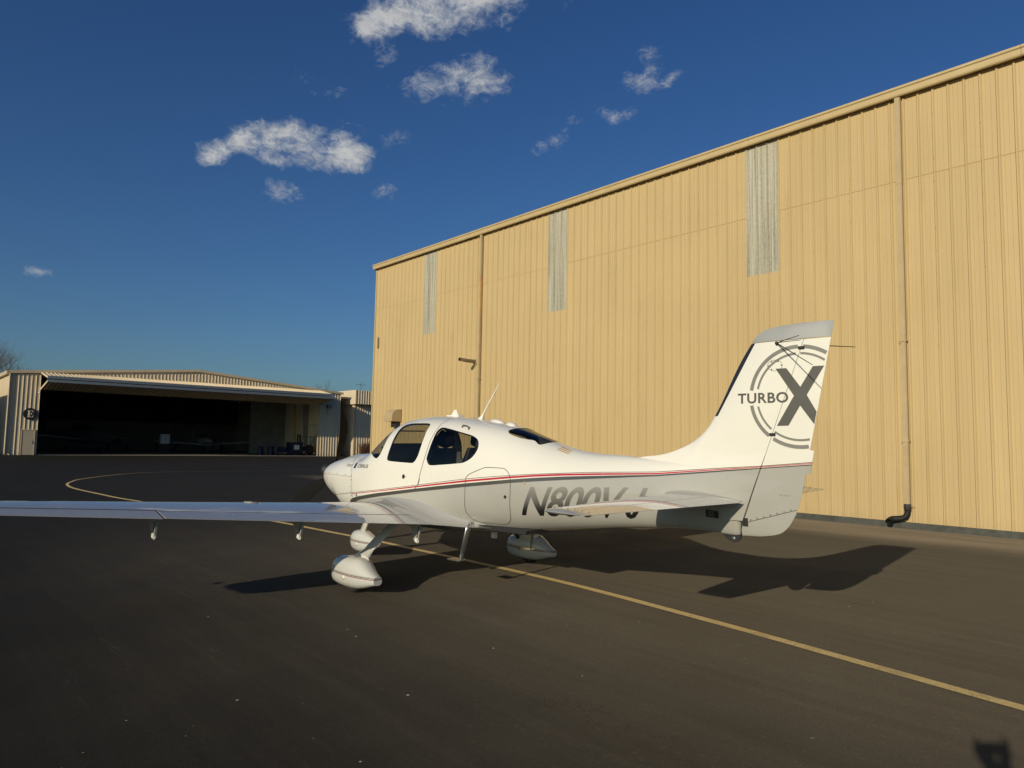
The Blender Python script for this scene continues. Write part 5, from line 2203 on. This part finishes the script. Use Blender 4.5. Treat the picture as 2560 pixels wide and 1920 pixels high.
# ---- landing gear
def build_gear():
    def pant(c, S, name='wheel_fairing', flat=True, yaw=0.0):
        rings = []
        for (x, zb, zt, w) in S:
            zm, hz = (zb + zt) / 2, (zt - zb) / 2
            ring = []
            for k in range(28):
                t = 2 * math.pi * k / 28
                e = 2 / 2.5
                cs, sn = math.cos(t), math.sin(t)
                ring.append(Vector((x, w * math.copysign(abs(cs) ** e, cs), zm + hz * math.copysign(abs(sn) ** e, sn))))
            rings.append(ring)
        o = loft(name, rings, 'fairing_paint', PLANE, True, True, True, True, None, 40)
        o.matrix_local = Matrix.Translation((c[0], c[1], 0)) @ Matrix.Rotation(yaw, 4, 'Z')
        return o
    main = [(.405, .165, .235, .02), (.398, .115, .285, .062), (.375, .085, .322, .090), (.32, .065, .358, .112), (.22, .052, .385, .128), (.08, .046, .398, .136), (-.06, .048, .400, .134), (-.17, .060, .392, .122), (-.25, .080, .345, .105), (-.32, .100, .290, .086), (-.39, .120, .250, .068), (-.45, .134, .226, .054)]
    for sg in (1, -1):
        y = 1.40 * sg
        p = pant((0, y), main)
        bm = bmesh.new()
        rr = []
        for k in range(13):
            t = -math.pi / 2 + math.pi * k / 12
            rr.append((.070 * math.sin(t), .125 + .060 * math.cos(t)))
        tube(bm, [(0, a, .184) for a, r in rr], [r for a, r in rr], 36)
        tube_ = bm_obj('tyre', bm, 'tyre_rubber', p, True)
        tube_obj('axle_cover', [(.03, sg * .128, .175), (.03, sg * .141, .175)], .024, 'white_gloss', p, 16)
        # bolt cover and seam
        vs = []
        bm = bmesh.new()
        for sgn in (1, -1):
            pass
        bm.free()
        # flat composite leg
        rings = []
        for k in range(9):
            u = k / 8
            c = Vector((.12 - .17 * u, sg * (.60 + .74 * u), .81 - .42 * u + .03 * math.sin(math.pi * u)))
            wx, tz = .115 - .03 * u, .020 - .004 * u
            nd = Vector((0, sg * .49, .87))
            rings.append([c + Vector((1, 0, 0)) * wx * math.cos(t) + nd * tz * math.sin(t) for t in [2 * math.pi * j / 20 for j in range(20)]])
        loft('main_gear_leg', rings, 'white_gloss', PLANE)
        rings = []
        for k in range(7):
            u = k / 6
            c = Vector((-.035 - .02 * u, sg * (1.25 + .10 * u), .452 - .075 * u))
            wx, tz = .09 + .05 * u, .022 + .035 * u
            nd = Vector((0, sg * .49, .87))
            rings.append([c + Vector((1, 0, 0)) * wx * math.cos(t) + nd * tz * math.sin(t) for t in [2 * math.pi * j / 20 for j in range(20)]])
        loft('leg_cuff', rings, 'white_gloss', PLANE)
        # boarding step
        st = empty('boarding_step')
        st.parent = PLANE
        tube_obj('step_strut', [(-.935, sg * .48, .78), (-.915, sg * .53, .70), (-.835, sg * .56, .36)], [.034, .032, .028], 'bright_metal', st, 12, .4)
        b = bmesh.new()
        box(b, -.86, -.66, sg * .56 - .06, sg * .56 + .06, .350, .366)
        bmesh.ops.bevel(b, geom=list(b.edges), offset=.004, segments=1, affect='EDGES')
        bm_obj('step_plate', b, 'bright_metal', st)
    nose = [(.33, .16, .22, .012), (.315, .115, .268, .05), (.275, .08, .315, .082), (.20, .055, .352, .105), (.09, .045, .368, .118), (-.03, .050, .362, .115), (-.14, .068, .335, .100), (-.25, .100, .296, .074), (-.36, .145, .260, .044), (-.43, .18, .238, .022), (-.45, .20, .222, .006)]
    p = pant((2.07, -.05), nose, yaw=RAD(-3))
    bm = bmesh.new()
    rr = [(.055 * math.sin(t), .110 + .050 * math.cos(t)) for t in [-math.pi / 2 + math.pi * k / 12 for k in range(13)]]
    tube(bm, [(0, a, .159) for a, r in rr], [r for a, r in rr], 32)
    bm_obj('tyre', bm, 'tyre_rubber', p, True)
    tube_obj('axle_cover', [(.02, .116, .17), (.02, .124, .17)], .022, 'white_gloss', p, 14)
    tube_obj('nose_gear_leg', [(1.78, -.02, .80), (1.95, -.03, .55), (2.12, -.05, .33)], [.055, .05, .06], 'white_gloss', PLANE, 14, .6)


build_gear()


# ---- antennas and small fittings
def build_fittings():
    bm = bmesh.new()
    P = [(.055, 1.99), (-.11, 1.99), (-.065, 2.078), (-.02, 2.078)]
    vs = [[bm.verts.new((a, s * (.010 if b < 2.0 else .005), b)) for a, b in P] for s in (-1, 1)]
    bm.faces.new(vs[0])
    bm.faces.new(vs[1][::-1])
    for k in range(4):
        bm.faces.new((vs[0][k], vs[0][(k + 1) % 4], vs[1][(k + 1) % 4], vs[1][k]))
    an = bm_obj('blade_antenna', bm, 'white_gloss', PLANE)
    box_obj('antenna_base', -.15, .09, -.045, .045, 1.985, 2.012, 'white_gloss', an, .008)
    tube_obj('whip_antenna', [(-.53, 0, 1.945), (-.55, 0, 1.985), (-.575, 0, 2.03), (-.853, 0, 2.385)], [.055, .020, .010, .004], 'white_gloss', PLANE, 10)
    for (x0, x1) in ((-.70, -.945), (-.985, -1.15)):
        rings = []
        for k in range(11):
            u = k / 10
            x = x0 + (x1 - x0) * u
            r = math.sqrt(max(.0004, 1 - (2 * u - 1) ** 2))
            zt = sec(x)[0]
            w = .055 * r
            rings.append([Vector((x, w * math.cos(t), zt - .012 + .048 * r * max(-.3, math.sin(t)))) for t in [2 * math.pi * j / 16 for j in range(16)]])
        loft('dome_antenna', rings, 'white_gloss', PLANE)
    # v-shaped nav antenna through the fin
    na = empty('nav_antenna')
    na.parent = PLANE
    tube_obj('antenna_rod', [(-4.325, .03, 2.552), (-4.83, .50, 2.300)], [.006, .003], 'dark_steel', na, 6)
    tube_obj('antenna_rod', [(-4.325, -.03, 2.552), (-4.80, -.42, 2.520)], [.006, .003], 'dark_steel', na, 6)
    tube_obj('antenna_rod', [(-4.33, .03, 2.556), (-4.55, .10, 2.590)], [.004, .003], 'dark_steel', na, 6)
    tube_obj('antenna_boss', [(-4.32, .02, 2.552), (-4.335, .055, 2.55)], .014, 'dark_steel', na, 10)
    # tail tie-down skid
    P = [(-3.76, .905), (-3.83, .848), (-3.875, .830), (-3.915, .835), (-3.945, .862), (-3.962, .912)]
    bm = bmesh.new()
    f = bm.faces.new([bm.verts.new((a, -.008, b)) for a, b in P])
    q = bmesh.ops.extrude_face_region(bm, geom=[f])
    bmesh.ops.translate(bm, vec=(0, .016, 0), verts=[v for v in q['geom'] if isinstance(v, bmesh.types.BMVert)])
    sk = bm_obj('tail_skid', bm, 'dark_steel', PLANE)
    tube_obj('tie_down_hole', [(-3.885, .006, .866), (-3.885, .0095, .866)], .016, 'galv', sk, 12)
    # belly antennas
    box_obj('belly_antenna', -.82, -.74, -.02, .02, .545, .62, 'white_gloss', PLANE, .01)
    tube_obj('belly_antenna', [(-1.15, 0, .64), (-1.18, 0, .585)], [.03, .02], 'dark_steel', PLANE, 10)
    # static wicks
    for (a, b, c) in ((-.19, 5.5, 1.175), (-.20, 5.1, 1.14)):
        tube_obj('static_wick', [(a, b, c), (a - .12, b, c - .01)], .003, 'decal_black', PLANE, 5)
    # cabin: seats, panel, bulkheads, floor
    box_obj('cabin_floor', -1.75, 1.5, -.45, .45, .72, .76, 'panel_dark', PLANE)
    bm = bmesh.new()
    for (a, b, q0, q1) in ((.98, 1.20, 1.05, 1.40), (.80, .985, 1.05, 1.645)):
        box(bm, a, b, -.44, .44, q0, q1)
    bmesh.ops.bevel(bm, geom=list(bm.edges), offset=.04, segments=2, affect='EDGES')
    bm_obj('instrument_panel', bm, 'panel_dark', PLANE)
    rings = []
    for x in (-1.83, -1.80):
        rings.append([fus_q(x, 4 * k / 40) * .99 + Vector((x * .01, 0, .012)) for k in range(40)])
    loft('rear_bulkhead', rings, 'cabin_trim', PLANE)
    for (bx, lean, zc) in ((.02, .20, 0), (-.66, .22, -.06)):
        for sg in (1, -1):
            st = empty('seat')
            st.parent = PLANE
            y = .27 * sg
            rings = []
            for k in range(9):
                u = k / 8
                x = bx - lean * u
                z = .98 + zc + .62 * u
                w = .225 - .055 * u ** 3
                d = .065 - .02 * u
                rings.append([Vector((x + d * math.copysign(abs(math.sin(t)) ** .6, math.sin(t)), y + w * math.copysign(abs(math.cos(t)) ** .5, math.cos(t)), z)) for t in [2 * math.pi * j / 20 for j in range(20)]])
            loft('backrest', rings, 'seat_leather', st)
            rings = []
            for k in range(7):
                u = k / 6
                s_ = math.sqrt(max(.02, 1 - (2 * u - 1) ** 4))
                rings.append([Vector((bx - lean * 1.0 - .035 * u + .05 * s_ * math.copysign(abs(math.sin(t)) ** .7, math.sin(t)), y + .135 * s_ * math.copysign(abs(math.cos(t)) ** .6, math.cos(t)), 1.60 + zc + .20 * u)) for t in [2 * math.pi * j / 20 for j in range(20)]])
            loft('headrest', rings, 'seat_leather', st)
            box_obj('cushion', bx - .02, bx + .50, y - .225, y + .225, .88 + zc, 1.02 + zc, 'seat_leather', st, .04)
    # sun visor and overhead console seen through the door window
    box_obj('sun_visor', .46, .60, .10, .44, 1.80, 1.815, 'seat_leather', PLANE, .004)
    box_obj('overhead_console', -.1, .5, -.09, .09, 1.90, 1.95, 'cabin_trim', PLANE, .01)
    tube_obj('headset', [(-.12, .26, 1.80), (-.15, .36, 1.72), (-.13, .40, 1.62)], [.03, .035, .03], 'panel_dark', PLANE, 8)


build_fittings()

# ------------------------------------------------------------------ the photographer (only the shadow of phone and hands reaches the picture)
def build_person():
    simple('jacket', (0.05, 0.055, 0.07), .8)
    simple('trousers', (0.04, 0.045, 0.06), .8)
    simple('skin', (0.42, 0.27, 0.20), .5)
    simple('hair', (0.05, 0.035, 0.025), .7)
    simple('shoe', (0.03, 0.03, 0.03), .6)
    by = -.50
    gz0 = gz(0, by)
    P = empty('person', 'person in dark jacket holding up a phone, casting the shadow at lower right', 'person', None, Matrix.Translation((0, by, gz0)))
    K = CAMH - gz0                                   # phone height above their ground
    me = bpy.data.meshes.new('body')
    V, E, Rr = [], [], []

    def v(x, y, z, rx, ry=None, link=None):
        V.append((x, y, z))
        Rr.append((rx, ry or rx))
        if link is not None:
            E.append((link, len(V) - 1))
        return len(V) - 1
    pel = v(0, 0, .95, .15, .11)
    sp1 = v(0, .01, 1.10, .14, .10, pel)
    sp2 = v(0, .01, 1.27, .16, .11, sp1)
    sp3 = v(0, 0, 1.42, .15, .10, sp2)
    nk = v(0, .01, 1.51, .058, .058, sp3)
    h1 = v(0, .03, 1.58, .075, .085, nk)
    h2 = v(0, .03, 1.67, .082, .098, h1)
    h3 = v(0, .02, 1.745, .062, .078, h2)
    for s in (-1, 1):
        hip = v(.095 * s, 0, .90, .095, .095, pel)
        kn = v(.11 * s, .015, .50, .062, .065, hip)
        cf = v(.112 * s, -.01, .33, .056, .06, kn)
        an = v(.115 * s, -.02, .09, .042, .045, cf)
        toe = v(.13 * s, .14, .045, .042, .034, an)
        sh = v(.19 * s, .0, 1.43, .068, .066, sp3)
        el = v(.15 * s, .22, 1.24, .055, .052, sh)
        wr = v(.030 * s, .40, K - .085, .042, .036, el)
        pm = v(.050 * s, .445, K - .024, .046, .026, wr)
        for k, (dx, dz) in enumerate(((-.012, .052), (.0, .022), (.004, -.006), (.002, -.032))):
            f0 = v(.088 * s + .004 * s, .462, K + dz * .7, .0095, .0095, pm)
            f1 = v(.086 * s, .482, K + dz, .0085, .0085, f0)
            v(.068 * s, .488, K + dz, .0075, .0075, f1)
        t0 = v(.075 * s, .432, K + .012, .0105, .0105, pm)
        t1 = v(.056 * s, .428, K + .004, .009, .009, t0)
    me.from_pydata(V, E, [])
    o = bpy.data.objects.new('body', me)
    COL.objects.link(o)
    sk = o.modifiers.new('skin', 'SKIN')
    lay = me.skin_vertices[0].data
    for i, (a, b) in enumerate(Rr):
        lay[i].radius = (a, b)
    lay[pel].use_root = True
    o.modifiers.new('sub', 'SUBSURF').levels = 2
    o.modifiers['sub'].render_levels = 2
    dg = bpy.context.evaluated_depsgraph_get()
    m2 = bpy.data.meshes.new_from_object(o.evaluated_get(dg))
    bpy.data.objects.remove(o)
    for n in ('jacket', 'trousers', 'skin', 'shoe'):
        m2.materials.append(MATS[n])
    for p in m2.polygons:
        c = p.center
        p.use_smooth = True
        p.material_index = 3 if c.z < .085 else 1 if c.z < .97 else 2 if (c.z > 1.505 and abs(c.x) < .12 and c.y < .2) or c.y > .385 else 0
    bo = bpy.data.objects.new('body', m2)
    COL.objects.link(bo)
    bo.parent = P
    # hair cap
    bm = bmesh.new()
    bmesh.ops.create_uvsphere(bm, u_segments=20, v_segments=12, radius=1)
    for q in bm.verts:
        q.co = Vector((q.co.x * .090, q.co.y * .106 + .012, q.co.z * .10 + 1.70))
    bmesh.ops.delete(bm, geom=[q for q in bm.verts if q.co.z < 1.66 and q.co.y > .02 or q.co.z < 1.60], context='VERTS')
    bm_obj('hair', bm, 'hair', P, True)
    for s in (-1, 1):
        tube_obj('ear', [(.078 * s, .03, 1.655), (.092 * s, .02, 1.665)], .026, 'skin', P, 8)
        tube_obj('eye', [(.032 * s, .108, 1.665), (.032 * s, .122, 1.665)], .010, 'white_paint', P, 8)
    tube_obj('nose', [(0, .118, 1.665), (0, .142, 1.625)], [.008, .016], 'skin', P, 8)
    tube_obj('mouth', [(-.022, .118, 1.592), (0, .126, 1.590), (.022, .118, 1.592)], .006, 'orange_paint', P, 6)
    ph = empty('smartphone', 'dark smartphone held up in both hands of the photographer', 'phone', None, Matrix.Translation((0, -.03, CAMH)))
    box_obj('phone_body', -.075, .075, -.006, .003, -.036, .036, 'dark_steel', ph, .003)
    box_obj('phone_screen', -.071, .071, -.0075, -.0065, -.033, .033, 'panel_dark', ph)


build_person()
